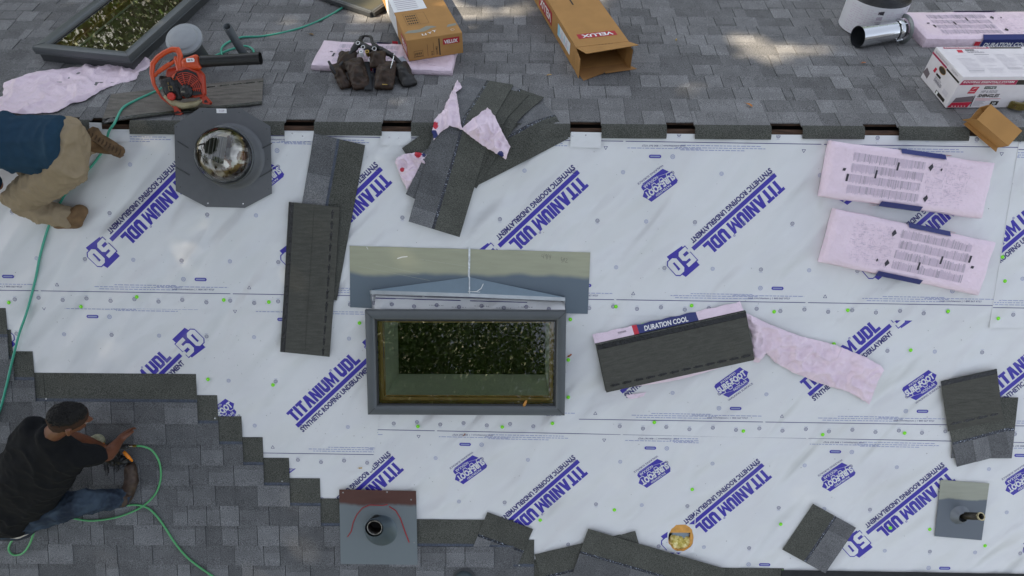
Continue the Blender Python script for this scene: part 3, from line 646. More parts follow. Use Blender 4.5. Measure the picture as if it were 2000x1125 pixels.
def bundle_print(mb,L,W,H,seed,flip=1,panel=True):
    rnd=random.Random(seed); z=.0008; base=len(mb.v)
    def q(x,y,w_,h_,m): mb.poly([(flip*x,flip*y,z),(flip*(x+w_),flip*y,z),(flip*(x+w_),flip*(y+h_),z),(flip*x,flip*(y+h_),z)],0,m)
    # four bands of columns of small print, then the diagram panel
    for b in range(4):
        y=-W*.40+b*W*.195
        x=-L*.36
        while x<L*.08:
            w_=rnd.uniform(.0025,.006); hh=W*.165*rnd.uniform(.72,1); 
            q(x,y+(W*.165-hh),w_,hh,3 if rnd.random()<.75 else 4); x+=w_+rnd.uniform(.0015,.0035)
    for i in range(360):
        x=rnd.uniform(L*.10,L*.36); y=rnd.uniform(-W*.40,W*.36)
        if rnd.random()<.5: mb.poly([(flip*x,flip*y,z+.0002*(i%5)),(flip*(x+rnd.uniform(.01,.035)),flip*(y+rnd.uniform(-.003,.003)),z+.0002*(i%5)),(flip*(x+.02),flip*(y+.003),z+.0002*(i%5))],0,3)
        else: mb.poly([(flip*x,flip*y,z+.0002*(i%5)),(flip*(x+.0018),flip*y,z+.0002*(i%5)),(flip*(x+rnd.uniform(-.003,.004)),flip*(y+rnd.uniform(.008,.03)),z+.0002*(i%5))],0,3 if rnd.random()<.8 else 4)
    for x,y,w_,h_ in((-L*.38,-.06,.014,.045),(-L*.21,-.02,.012,.05),(-.09,.045,.012,.05),(-L*.41,.0,.018,.016)): 
        mb.poly([(flip*x,flip*y,z+.0012),(flip*(x+w_),flip*y,z+.0012),(flip*(x+w_*1.2),flip*(y+h_),z+.0012),(flip*(x+w_*.2),flip*(y+h_),z+.0012)],0,5)
    for x,y in((.12,.09),(.13,-.10),(.185,.085)):
        s_=.017 if x<.15 else .008
        mb.poly([(flip*(x-s_),flip*y,z+.0014),(flip*x,flip*(y-s_*1.3),z+.0014),(flip*(x+s_*.8),flip*(y+s_*.3),z+.0014),(flip*(x+s_*.2),flip*(y+s_*1.5),z+.0014)],0,5)
def drape(mb,base,L,W,H,seed):
    for i in range(base,len(mb.v)): x,y,z=mb.v[i]; mb.v[i]=(x,y,z+top_z(x,y,L,W,H,seed)+.0006)
BM=[M_PINK,M_NAVY,M_REDP,M_MIDP,M_GREYP,M_DKP,M_WHITE]
def bundle(label,fr,c0,c1,W=.337,H=.07,L=None,seed=1,flip=1,side=1,bands=((-.1,.32),(-.35,.1)),h=.008,text=True):
    """c0,c1 = photo points of the two ends of the centre line of the top face"""
    a=Vector(uv(*c0,fr,h+H)); b=Vector(uv(*c1,fr,h+H)); d=b-a; L=L or d.length; c=(a+b)/2
    t=thing('shingle_bundle',label,'shingle bundle',fr,(c.x,c.y,h),math.atan2(d.y,d.x),group='pink wrapped shingle bundles')
    mb=bundle_mesh(L,W,H,seed); 
    base=len(mb.v)
    if text: bundle_print(mb,L,W,H,seed,flip); drape(mb,base,L,W,H,seed)
    mb.build('wrapper',BM,t,smooth=False,auto=50)
    # navy band folded over the long edges
    for s_,(xa,xb) in zip((1,-1),bands):
        y=s_*W/2; mb=MB()
        n=12
        for i in range(n):
            x0_=xa+(xb-xa)*i/n; x1_=xa+(xb-xa)*(i+1)/n; o_=s_*.0125
            mb.poly([(x0_,y+o_,.006),(x1_,y+o_,.006),(x1_,y+o_,H*.82),(x0_,y+o_,H*.82)],0,1)
            mb.poly([(x0_,y+o_,H*.82),(x1_,y+o_,H*.82),(x1_,y-s_*.018,H+.0095),(x0_,y-s_*.018,H+.0095)],0,1)
        # lettering on the side
        Mx=Matrix(((s_*-1,0,0,(xb if s_>0 else xa)-(.02*s_)),(0,0,s_,y+s_*.0138),(0,1,0,.012),(0,0,0,1)))
        put_text(mb,'DURATION COOL',0.0,0.0,abs(xb-xa)*.62,.030,0,0,6,.03,.15,Mx) if abs(xb-xa)>.15 else None
        mb.poly([(xb+.01 if s_>0 else xa-.05,y+s_*.013,.02),(xb+.05 if s_>0 else xa-.01,y+s_*.013,.02),(xb+.05 if s_>0 else xa-.01,y+s_*.013,.05),(xb+.01 if s_>0 else xa-.05,y+s_*.013,.05)],0,2)
        mb.build('printed_band',BM,t)
    return t
bundle('upper of the two full pink wrapped shingle bundles on the underlayment',NEAR,(1616,329),(1932,373),seed=2,bands=((-.08,.20),(-.14,.12)))
bundle('lower of the two full pink wrapped shingle bundles on the underlayment',NEAR,(1620.5,460.5),(1930,526),seed=7,flip=-1,bands=((-.05,.22),(-.16,.13)))
bundle('pink wrapped shingle bundle under the leather tool belt and the cardboard box',FAR,(620,101),(888,112),H=.045,seed=12,bands=((-.1,.0),(-.05,.0)),h=.014,W=.335)
t_=bundle('pink wrapped shingle bundle beside the metal tube, top right',FAR,(1781,47),(2055,45),H=.08,L=1.0,seed=15,flip=1,bands=((-.12,.2),(-.09,.45)),h=.014,W=.40)
def face_m(o,xd,yd):
    xd=Vector(xd).normalized();yd=Vector(yd).normalized();n=xd.cross(yd); return Matrix(((xd.x,yd.x,n.x,o[0]),(xd.y,yd.y,n.y,o[1]),(xd.z,yd.z,n.z,o[2]),(0,0,0,1)))
# opened bundle: shingles still in their torn wrapper
a=Vector(uv(1175,718,NEAR,.05)); b=Vector(uv(1464,654,NEAR,.05)); d=b-a; c=(a+b)/2; L=d.length
t=thing('open_shingle_bundle','torn open shingle bundle, black underside up, pink film tail trailing right','shingle bundle',NEAR,(c.x,c.y,.008),math.atan2(d.y,d.x))
mb=MB(); W=.325; H=.052
rnd=random.Random(4)
for k in range(8):
    dx,dy=rnd.uniform(-.006,.006),rnd.uniform(-.004,.004); z0=.003+k*.0062
    mb.box((dx,dy-.004,z0+.0028),(L,W-.0,.0050),0 if k%2 else 1)
mb.build('shingle_stack',[M_HEAD,M_UNDER],t)
mb=MB(); n=24
for i in range(n):
    x0_=-L/2+L*i/n; x1_=-L/2+L*(i+1)/n; zc=lambda x:.0545+.004*math.sin((x/L+.5)*PI)
    def st(ya,yb,m,dz=0,t=1): mb.hexa([(x0_,ya,zc(x0_)-.004),(x1_,ya,zc(x1_)-.004),(x1_,yb,zc(x1_)-.004),(x0_,yb,zc(x0_)-.004),(x0_,ya,zc(x0_)+dz),(x1_,ya,zc(x1_)+dz),(x1_,yb,zc(x1_)+dz),(x0_,yb,zc(x0_)+dz)],m,t)
    st(-W/2,W/2-.04,4); st(W/2-.038,W/2-.006,5,.0012); st(W/2-.006,W/2,1)
x=-L/2+.03
while x<L/2-.06:
    for j in range(5):
        q0,q1=x+.06*j/5,x+.06*(j+1)/5; b0=.003+.0035*math.sin(PI*j/5)+(.003 if j==1 else 0); mb.poly([(q0,-W/2+.035-b0,.0595),(q1,-W/2+.035-b0,.0595),(q1,-W/2+.035+b0,.0595),(q0,-W/2+.035+b0,.0595)],0,5)
    x+=.078
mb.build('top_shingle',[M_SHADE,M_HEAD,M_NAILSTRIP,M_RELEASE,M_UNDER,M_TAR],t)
# wrapper margin with printing along the upper edge
mb=MB(); mb2=MB(); n=30; rnd=random.Random(6); z=.006
for i in range(n):
    x0_=-L/2+L*i/n-.01; x1_=-L/2+L*(i+1)/n-.01
    ya=W/2; m=0
    if .28<i/n<.69: m=1
    if .245<i/n<.28: m=2
    ye=lambda k:W/2+.055+.003*math.sin(k*1.7)
    w0=.043
    mb.poly([(x0_,ya+.004,w0),(x1_,ya+.004,w0),(x1_,ye(i+1),.004),(x0_,ye(i),.004)],0,m)
    mb2.poly([(x0_,-W/2-.003,.03),(x0_,-W/2-.012-.03*math.sin(i/n*PI)**2,.002),(x1_,-W/2-.012-.03*math.sin((i+1)/n*PI)**2,.002),(x1_,-W/2-.003,.03)],0,0)
    if i<n*.26: mb.poly([(x0_,ya-.002,.046),(x1_,ya-.002,.046),(x1_,ya+.035,.016),(x0_,ya+.035,.016)],0,7)
Mx=face_m((-.165,W/2+.010,.0385),(1,0,0),(0,.84,-.545))
put_text(mb,'DURATION COOL',0.0,0.0,.285,.036,0,.003,6,.03,.15,Mx)
x=.0
for k in range(14): mb.poly([Mx@Vector((-.17+k*.004,.022,.003)),Mx@Vector((-.17+k*.004+.0018,.022,.003)),Mx@Vector((-.17+k*.004+.0018,.034,.003)),Mx@Vector((-.17+k*.004,.034,.003))],0,5)
mb.build('torn_wrapper',BM+[M_HEAD],t,smooth=False); mb2.build('wrapper_edge',BM,t)
film('wrapper_tail',None,[(1447,608),(1462,613),(1500,632),(1560,655),(1628,672),(1690,697),(1718,714),(1724,722),(1716,735),(1705,762),(1694,788),(1686,782),(1655,764),(1600,748),(1545,725),(1510,705),(1494,688),(1480,707),(1470,706),(1470,690),(1466,650),(1452,622)],.012,.055,11.3,parent=t,fscale=7)
film('wrapper_scrap',None,[(1222,771),(1262,765),(1256,773),(1236,778),(1226,777)],.010,.012,2.3,parent=t,fscale=12)
# ================================================================ SKYLIGHTS
def glass(name,tint,refl=.2,dirt=True):
    m=bpy.data.materials.new(name); m.use_nodes=True; nt=m.node_tree; N=nt.nodes; L=nt.links
    for n in list(N): N.remove(n)
    o=N.new('ShaderNodeOutputMaterial'); tr=N.new('ShaderNodeBsdfTransparent'); tr.inputs[0].default_value=(*tint,1); gl=N.new('ShaderNodeBsdfGlossy'); gl.inputs['Roughness'].default_value=.015; gl.inputs[0].default_value=(1,1,.97,1)
    lw=N.new('ShaderNodeFresnel'); lw.inputs[0].default_value=1.5; ad=N.new('ShaderNodeMath'); ad.operation='ADD'; ad.inputs[1].default_value=refl; ad.use_clamp=True; L.new(lw.outputs[0],ad.inputs[0])
    mx=N.new('ShaderNodeMixShader'); L.new(ad.outputs[0],mx.inputs[0]); L.new(tr.outputs[0],mx.inputs[1]); L.new(gl.outputs[0],mx.inputs[2]); L.new(mx.outputs[0],o.inputs[0]); return m
M_GLASS=glass('green_tinted_glass',(.95,1,.88),.09)
M_WELL=mat('pale_painted_shaft',hx('f1f7e8'),rough=.6,var=.04); M_GASK=mat('black_gasket',(.012,.012,.012),rough=.5)
M_CURB=mat('varnished_pine_curb',hx('a9874f'),rough=.5,var=.15,vscale=8)
def sweep_rect(mb,w,l,prof,m=0):
    """closed rectangle w x l (outer edge), profile of (inset, z)"""
    vs=[]
    for i,z in prof:
        a,b=w/2-i,l/2-i; vs+=[(-a,-b,z),(a,-b,z),(a,b,z),(-a,b,z)]
    mb.add(vs,[(k*4+j,k*4+(j+1)%4,(k+1)*4+(j+1)%4,(k+1)*4+j) for k in range(len(prof)-1) for j in range(4)],m)
def cut_roof(t,hx_,hy_,fr):
    """open the roof layers under a skylight"""
    Ti=t.matrix_world.inverted()
    for o in list(house.children):
        if o.name.split('.')[0] not in('roof_deck','underlayment_sheet','shingle_field'): continue
        if abs((o.matrix_world.to_3x3()@Vector((0,0,1))).dot(fr.to_3x3()@Vector((0,0,1)))-1)>1e-3: continue
        M=Ti@o.matrix_world; Mi=M.inverted(); bm=bmesh.new(); bm.from_mesh(o.data); lay=None
        near=[f for f in bm.faces if (lambda c:abs(c.x)<hx_+1.2 and abs(c.y)<hy_+1.2)(M@f.calc_center_median()) or max((v.co-f.verts[0].co).length for v in f.verts)>1.5]
        for ax,sg,lim in((0,1,hx_),(0,-1,hx_),(1,1,hy_),(1,-1,hy_)):
            co=Vector((0,0,0)); co[ax]=sg*lim; no=Vector((0,0,0)); no[ax]=sg
            near=[f for f in bm.faces if max(abs((M@v.co)[0])-hx_ for v in f.verts)<9 and min((M@v.co)[ax]*sg for v in f.verts)<lim<max((M@v.co)[ax]*sg for v in f.verts)]
            ge=set(near)|{e_ for f in near for e_ in f.edges}|{v for f in near for v in f.verts}
            bmesh.ops.bisect_plane(bm,geom=list(ge),plane_co=Mi@co,plane_no=(Mi.to_3x3()@no).normalized(),dist=1e-6)
        kill=[f for f in bm.faces if (lambda c:abs(c.x)<hx_ and abs(c.y)<hy_)(M@f.calc_center_median())]
        bmesh.ops.delete(bm,geom=kill,context='FACES'); bm.to_mesh(o.data); bm.free()
def skylight(label,fr,c,rz,w,l,H,rail,well,curb_in=.018,h=.006):
    t=thing('skylight',label,'skylight',fr,(c[0],c[1],h),rz,group='grey framed roof skylights')
    mb=MB(); z=H
    sweep_rect(mb,w-2*curb_in,l-2*curb_in,[(0,-.02),(0,z-.055),(.01,z-.055)]); mb.build('curb_cladding',[M_DARKM],t)
    mb=MB(); r=rail
    sweep_rect(mb,w,l,[(.012,z-.056),(0,z-.054),(0,z-.050),(0.004,z-.047),(0.0,z-.044),(0,z-.014),(.004,z-.004),(.014,z),(r*.55,z+.001),(r*.8,z-.003),(r*.93,z-.010),(r,z-.022)])
    mb.build('frame',[M_GREYM],t,auto=35)
    for sx,sy in((1,1),(1,-1),(-1,1),(-1,-1)):   # mitre joints
        mb=MB(); a=Vector((sx*(w/2-.006),sy*(l/2-.006),z-.0015)); b=Vector((sx*(w/2-r*.8),sy*(l/2-r*.8),z+.0018)); mb.tube([a,(a+b)/2+Vector((0,0,.0014)),b],.0012,5)
        mb.build('mitre_joint',[M_GASK],t)
    gw,gl_=w-2*r,l-2*r
    mb=MB(); sweep_rect(mb,gw+.004,gl_+.004,[(0,z-.02),(.012,z-.022),(.012,z-.03)]); mb.build('gasket',[M_GASK],t)
    mb=MB(); mb.poly([(-gw/2+.01,-gl_/2+.01),(gw/2-.01,-gl_/2+.01),(gw/2-.01,gl_/2-.01),(-gw/2+.01,gl_/2-.01)],z-.026); mb.build('pane',[M_GLASS],t)
    mb=MB(); a,b=gw/2-.014,gl_/2-.014
    sweep_rect(mb,2*a,2*b,[(0,z-.034),(0,z-.09),(.018,z-.09),(.018,z-.12),(.024,z-.12)],0); mb.build('inner_curb',[M_CURB],t)
    mb=MB(); sweep_rect(mb,2*a-.048,2*b-.048,[(0,z-.12),(0,-well)],0); mb.build('light_shaft',[M_WELL],t)
    mb=MB(); q=.9
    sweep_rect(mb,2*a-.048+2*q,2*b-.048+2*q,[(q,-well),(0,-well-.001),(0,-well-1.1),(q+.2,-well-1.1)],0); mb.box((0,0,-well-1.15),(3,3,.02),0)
    cut_roof(t,a-.02,b-.02,fr)
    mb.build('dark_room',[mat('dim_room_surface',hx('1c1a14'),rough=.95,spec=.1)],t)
    return t
a,b,c2,d2=[Vector(uv(*p,NEAR,.11)) for p in((711,607),(1107,607),(1103,813),(718,811))]
cc=(a+b+c2+d2)/4; ww=((b-a).length+(c2-d2).length)/2; ll=((a-d2).length+(b-c2).length)/2
skylight('grey framed skylight in the middle of the white underlayment, below the metal flashing',NEAR,cc,math.atan2(b.y-a.y,b.x-a.x)*.5,ww,ll,.105,.062,.52)
# skylight on the far slope, top left
a,b,c2=[Vector(uv(*p,FAR,.13)) for p in((61,91),(250,110),(375,0))]
ex=(b-a).normalized(); ey=Vector((-ex.y,ex.x)); L2=1.25; W2=(b-a).length; cc=a+ex*W2/2+ey*L2/2
skylight('grey skylight with green glass on the far slope, above the pink wrapper',FAR,cc,math.atan2(ex.y,ex.x),W2,L2,.125,.075,.40)
# leaves and litter on the pane
def leaf(px,py,fr,h,label,size=.03,rz=0,col='a8702c'):
    mb=MB(); n=8; pts=[]
    for i in range(n+1):
        t_=i/n; pts.append((t_*size,size*.22*math.sin(PI*t_)**.8+.002*math.sin(9*t_)))
    pts+= [(x,-y*.8) for x,y in pts[-2:0:-1]]
    vs=[(x,y,.003+.15*abs(y)+size*.12*math.sin(x/size*3)) for x,y in pts]; c_=(size*.5,0,.003+size*.1)
    mb.add(vs+[c_],[(i,(i+1)%len(vs),len(vs)) for i in range(len(vs))],0); mb.tube([(0,0,.003),(-size*.3,.002,.004)],.0007,5)
    o=mb.build('fallen_leaf',[mat('dry_leaf_'+col,hx(col),rough=.7,var=.2,vscale=60)]); u_,v_=uv(px,py,fr,h); o.matrix_world=fr@Matrix.Translation((u_,v_,h))@Matrix.Rotation(rz,4,'Z'); return tag(o,label,'leaf','fallen leaves on the roof')
leaf(1022,794,NEAR,.095,'brown dry leaf stuck on the lower edge of the skylight glass',.05,1.1,'b07a35')
leaf(1108,697,NEAR,.01,'brown leaf beside the right rail of the skylight',.035,.6,'94512c')
leaf(1068,148,FAR,.018,'small tan leaf below the long open cardboard box',.035,.2,'b39154')
leaf(1320,80,FAR,.018,'curled yellow leaf in the middle of the far slope',.03,1.2,'a88a3e')
leaf(1457,203,FAR,.018,'thin orange leaf above the ridge slots',.05,-.9,'b0702f')
leaf(955,43,FAR,.018,'small dark leaf between the two cardboard boxes',.035,-.3,'2f2a22')
leaf(700,914,NEAR,.006,'tan leaf caught on the loose sheet corner',.028,.1,'b79a5e')
leaf(905,851,NEAR,.006,'tiny brown leaf below the skylight',.022,.9,'8d5a3f')
leaf(603,67,FAR,.018,'narrow brown leaf left of the tool belt bundle',.045,-.4,'6d5430')
leaf(1682,124,FAR,.018,'orange pine litter under the metal tube',.035,.1,'9a5a2c')
# ================================================================ HEAD FLASHING WITH SADDLE
def twotone(name,base,over,lev,amp,scale,rough=.4,metal=0,soft=.02,axis=1,seed=0.0):
    """paint oversprayed up to a ragged edge, measured in the object's own metres"""
    m=mat(name,base,rough=rough,metal=metal,var=.06,vscale=5,stretch=(1,7,1)); nt=m.node_tree;N=nt.nodes;L=nt.links;b=N['Principled BSDF']
    tc=[n for n in N if n.type=='TEX_COORD'][0]; sp=N.new('ShaderNodeSeparateXYZ'); L.new(tc.outputs['Object'],sp.inputs[0])
    cx=N.new('ShaderNodeCombineXYZ'); L.new(sp.outputs[0],cx.inputs[0]); cx.inputs[2].default_value=seed
    n1=N.new('ShaderNodeTexNoise'); n1.inputs['Scale'].default_value=scale; n1.inputs['Detail'].default_value=3; L.new(cx.outputs[0],n1.inputs['Vector'])
    a=N.new('ShaderNodeMath'); a.operation='MULTIPLY_ADD'; L.new(n1.outputs[0],a.inputs[0]); a.inputs[1].default_value=-amp; L.new(sp.outputs[axis],a.inputs[2])
    r=N.new('ShaderNodeMapRange'); r.interpolation_type='SMOOTHSTEP'; L.new(a.outputs[0],r.inputs[0]); r.inputs[1].default_value=lev-amp*.5-soft; r.inputs[2].default_value=lev-amp*.5+soft
    mx=N.new('ShaderNodeMix'); mx.data_type='RGBA'; L.new(r.outputs[0],mx.inputs[0]); mx.inputs[6].default_value=(*over,1)
    src=b.inputs['Base Color'].links[0].from_socket; L.new(src,mx.inputs[7]); L.new(mx.outputs[2],b.inputs['Base Color']); return m
A,B,C_,D_=[Vector(uv(*p,NEAR,.009)) for p in((683,480),(1153,493),(1148,614),(684,601))]
org=(A+B+C_+D_)/4; t=thing('saddle_flashing','sheet metal flashing with a raised saddle above the skylight, half beige half grey-blue','flashing',NEAR,(org.x,org.y,.0085),math.atan2(B.y-A.y,B.x-A.x))
rz=math.atan2(B.y-A.y,B.x-A.x); Rm=Matrix.Rotation(-rz,2)
def lc(px,py,h=.0): q=Rm@(Vector(uv(px,py,NEAR,h+.0085))-org); return (q.x,q.y)
M_TWO=twotone('oversprayed_galvanised',hx('a2a38c'),hx('64707a'),.0+.03,.16,2.0,rough=.34,metal=.35,seed=1.2)
M_BLUEG=mat('grey_blue_paint',hx('6d7f8b'),rough=.4,var=.05)
mb=MB(); o0,o1,o2,o3=lc(683,480),lc(1153,493),lc(1148,613),lc(684,600); i0,i1=lc(722,567),lc(1104,581); j0,j1=lc(727,602),lc(1104,612)
mb.add([(p[0],p[1],z) for z in(0,.0015) for p in(o0,o1,o2,j1,i1,i0,j0,o3)],[(7+8,6+8,5+8,0+8),(0+8,5+8,4+8,1+8),(1+8,4+8,3+8,2+8)][::1]+[(k,(k+1)%8,(k+1)%8+8,k+8) for k in range(8)],0)
mb.build('apron',[M_TWO],t)
Bk=lc(917,541,0); Lf=lc(752,567,.0); Rt=lc(1088,578,.0); Fc=lc(917,573,.07); F0=lc(724,567,.045); F1=lc(1104,581,.045)
mb=MB(); mb.add([(*Bk,.003),(Lf[0]-.09,Lf[1]-.002,.004),(F0[0],F0[1],.045),(*Fc,.07),(F1[0],F1[1],.045),(Rt[0]+.0,Rt[1]+.0,.006)],[(0,1,2,3),(0,3,4,5)],0)
mb.build('saddle',[M_BLUEG],t)
mb=MB(); f0=Vector((*F0,.045)); f1=Vector((*F1,.045)); fc=Vector((*Fc,.07)); dn=Vector((0,-.022,.006))
mb.add([f0,fc,f1,f1+dn,fc+dn,f0+dn],[(0,1,4,5),(1,2,3,4)],0)
mb.add([f0+dn,fc+dn,f1+dn,f1+dn+Vector((0,-.003,-.05)),fc+dn+Vector((0,-.003,-.075)),f0+dn+Vector((0,-.003,-.05))],[(0,1,4,5),(1,2,3,4)],1)
for s_,x in((1,f0),(-1,f1)):
    mb.add([x,x+dn,Vector((x.x,x.y-.10,.015)),Vector((x.x,x.y-.10,.003)),Vector((x.x,x.y,.003))],[(0,1,2,3,4)],0)
mb.build('lip',[mat('galvanised_lip',hx('aab0b2'),rough=.3,metal=.4,var=.1,vscale=14),M_GASK],t)
mb=MB(); x=lc(917,483)[0]; y0_,y1_=lc(917,541)[1],lc(917,483)[1]; mb.box((x,(y0_+y1_)/2,.004),(.012,abs(y1_-y0_),.004)); 
bk=Vector((*Bk,.006)); fcv=Vector((*Fc,.073)); mb.tube([bk,(bk+fcv)/2,fcv],.004,6); mb.build('solder_seam',[mat('soldered_seam',hx('c9cdcf'),rough=.35,var=.3,vscale=60)],t)
mb=MB()
def stroke(pts,r,m=0):
    for p,q in zip(pts[:-1],pts[1:]):
        d=Vector((q[0]-p[0],q[1]-p[1])).normalized()*r; mb.poly([(p[0]-d.y,p[1]+d.x,p[2]),(p[0]+d.y,p[1]-d.x,p[2]),(q[0]+d.y,q[1]-d.x,q[2]),(q[0]-d.y,q[1]+d.x,q[2])],0,m)
def sp_(lst,h=0.0022): return [(*lc(*p),h) for p in lst]
for ch in ([(1059,496),(1058,501),(1062,502)],[(1063,495),(1061,505)],[(1066,497),(1065,500),(1068,500),(1068,497),(1066,497)],[(1068,500),(1067,505)],[(1071,496),(1068,507)],[(1073,498),(1072,502),(1076,502)],[(1076,497),(1074,507)],
    [(1098,503),(1096,503),(1096,506),(1098,507),(1096,509)],[(1102,504),(1097,513)],[(1103,504),(1101,512)],[(1105,506),(1107,505),(1108,507),(1104,512),(1109,513)]): stroke(sp_(ch),.0007)
mb.build('marker_writing',[M_DKP],t); mb=MB(); stroke(sp_([(776,505),(785,502),(796,501)],.0024),.003,1); stroke(sp_([(716,482),(719,487)],.0024),.002,1)
for a_,b_ in(((700,520),(840,548)),((730,515),(820,535)),((820,506),(910,520))): stroke(sp_([a_,b_],.0021),.0005,2)
mb.build('scuff_marks',[M_DKP,mat('white_scuff',(.7,.7,.68)),mat('fine_scratch',hx('b7b8a6'),rough=.4)],t)
mb=MB(); stroke([(*lc(922,569.5,.07),.079),(*lc(931,569,.07),.0785),(*lc(940,563,.06),.067),(*lc(944,554,.045),.048)],.0022); stroke([(*lc(914,569,.07),.079),(*lc(938,570,.07),.079)],.0015); mb.build('paint_scratch',[mat('white_scuff',(.8,.8,.8))],t)
# turned-up strip of underlayment behind the skylight
mb=MB(); q=[lc(733,578,.03),lc(1103,590,.03),lc(1103,608,.03),lc(731,604,.03)]; n=20
for i in range(n):
    f0_,f1_=i/n,(i+1)/n; L_=lambda a,b,f:(a[0]+(b[0]-a[0])*f,a[1]+(b[1]-a[1])*f)
    a1,b1=L_(q[0],q[1],f0_),L_(q[0],q[1],f1_); c1,d1=L_(q[3],q[2],f0_),L_(q[3],q[2],f1_); zz=lambda f:.030+.006*math.sin(f*9)+(.02*max(0,f-.8)*5)
    mb.add([(*a1,.016),(*b1,.016),(*d1,zz(f1_)),(*c1,zz(f0_))],[(0,3,2,1)],0)
    if not .44<f0_<.46: 
        m1=lambda p,r,f:(p[0]+(r[0]-p[0])*f,p[1]+(r[1]-p[1])*f)
        mb.add([(*m1(a1,c1,.14),.0190),(*m1(b1,d1,.14),.0190),(*m1(b1,d1,.22),.0203),(*m1(a1,c1,.22),.0203)],[(0,3,2,1)],1)
for i in range(8):
    f=.09+i*.118; a1,c1=(q[0][0]+(q[1][0]-q[0][0])*f,q[0][1]+(q[1][1]-q[0][1])*f),(q[3][0]+(q[2][0]-q[3][0])*f,q[3][1]+(q[2][1]-q[3][1])*f)
    g=.60+.13*(i%2); c_=(a1[0]+(c1[0]-a1[0])*g,a1[1]+(c1[1]-a1[1])*g); zr=.016+(zz(f)-.016)*g+.0035; mb.ring(c_,.0095,.0125,zr,1,12); mb.ring(c_,.004,.0062,zr,1,10)
    if 1<i<7:
        for k in range(9): 
            x_=c_[0]-.05+k*.011+rnd.uniform(-.004,.004); mb.poly([(x_,c_[1]-.004,zr+.001),(x_+.006,c_[1]-.003,zr+.001),(x_+.003,c_[1]+.002,zr+.001)],0,3)
u_=mb.build('underlayment_upstand',[M_SHEET,M_INK2,M_INK3,mat('scuff_dirt',hx('6f7076'))],t)
# ================================================================ TUBE SKYLIGHT (dome)
pts=[uv(*q,NEAR,.012) for q in [(343,245),(393,211),(474,213),(530,247),(533,378),(480,406),(405,404),(346,373)]]
cx=sum(p[0] for p in pts)/8; cy=sum(p[1] for p in pts)/8
t=thing('dome_skylight','clear round dome skylight on a grey eight-sided flashing plate','tubular skylight',NEAR,(cx,cy,0.009))
mb=MB(); P_=[(p[0]-cx,p[1]-cy) for p in pts][::-1]; mb.prism(P_,.0175,.0195); 
bx,by=uv(449,305,NEAR,.06); bx-=cx;by-=cy
mb.build('flashing_plate',[mat('grey_flashing_paint',hx('5a5c5f'),rough=.5,var=.05),M_DARKM],t)
for qa,qb in(((348,276),(369,289)),((346,327),(372,342)),((505,294),(532,280)),((508,346),(533,331))):
    mb=MB(); a1=uv(*qa,NEAR,.02);b1=uv(*qb,NEAR,.02); mb.tube([(a1[0]-cx,a1[1]-cy,.020),(b1[0]-cx,b1[1]-cy,.020)],.0035,6); mb.build('stiffening_rib',[M_DARKM],t)
mb=MB(); mb.lathe([(.205,.019),(.195,.024),(.183,.05),(.176,.085),(.172,.12),(.168,.125)],48,0,1,Matrix.Translation((bx,by,0))); mb.build('cone',[mat('grey_flashing_paint',hx('5a5c5f'))],t,smooth=True)
M_CLEAR=glass('clear_acrylic',(.96,.97,.96),.05)
DT=Matrix.Translation((bx,by,.12))
mb=MB(); mb.lathe([(.172,-.02),(.176,0),(.176,.012),(.168,.014)],48,0,1,DT); mb.build('dome_ring',[mat('smoky_collar',hx('33383b'),rough=.25,coat=.5)],t,smooth=True)
mb=MB(); mb.lathe([(.170*math.cos(a_)+.0001,.014+.165*math.sin(a_)) for a_ in [PI/2*i/14 for i in range(15)]],48,0,1,DT); mb.build('dome',[M_CLEAR],t,smooth=True)
mb=MB(); mb.lathe([(.150,.015),(.150,-.10)],48,0,1,DT); mb.lathe([(.0001,-.06),(.05,-.065),(.1,-.08),(.15,-.10)],48,0,1,DT)
mb.build('mirror_tube',[mat('mirror_lining',(.72,.68,.62),rough=.28,metal=1,bump=.5,bscale=14,bdist=.02,col2=hx('6a4a2e'),vscale=16,mixlo=.5,mixhi=.56)],t,smooth=True)
mb=MB(); rn=random.Random(2)
for k in range(9): 
    x=-.13+k*.017; mb.box((x,.03,.03+.02*math.sin(k)),(.004,.16*math.sqrt(max(.05,1-(x/.16)**2)),.05),0,1,DT@Matrix.Rotation(R(-12),4,'Z'))
mb.build('light_baffle',[mat('clear_grey_plastic',hx('50504c'),rough=.2)],t)
mb=MB(); q=uv(434,217,NEAR,.02); mb.box((q[0]-cx,q[1]-cy,.0205),(.062,.026,.001),0); put_text(mb,'TOP',q[0]-cx-.018,q[1]-cy-.006,.036,.012,0,.0216,1,.01); mb.build('sticker',[M_WHITE,M_GREYP],t)
for q_ in((397,218),(468,220),(346,248),(522,252),(350,307),(524,311),(354,365),(526,369)): u1=uv(*q_,NEAR,.02); mb=MB(); mb.disc((u1[0]-cx,u1[1]-cy),.003,.0200,0,8); mb.build('screw_hole',[M_GASK],t)
for x,y in((406,397),(475,398)): pinned('head',x,y,.029,'shiny zinc nail head driven through a dark shingle strip' if False else 'shiny nail head fixing the grey plate of the dome skylight','nail','nail heads on the dome plate',mk_head)
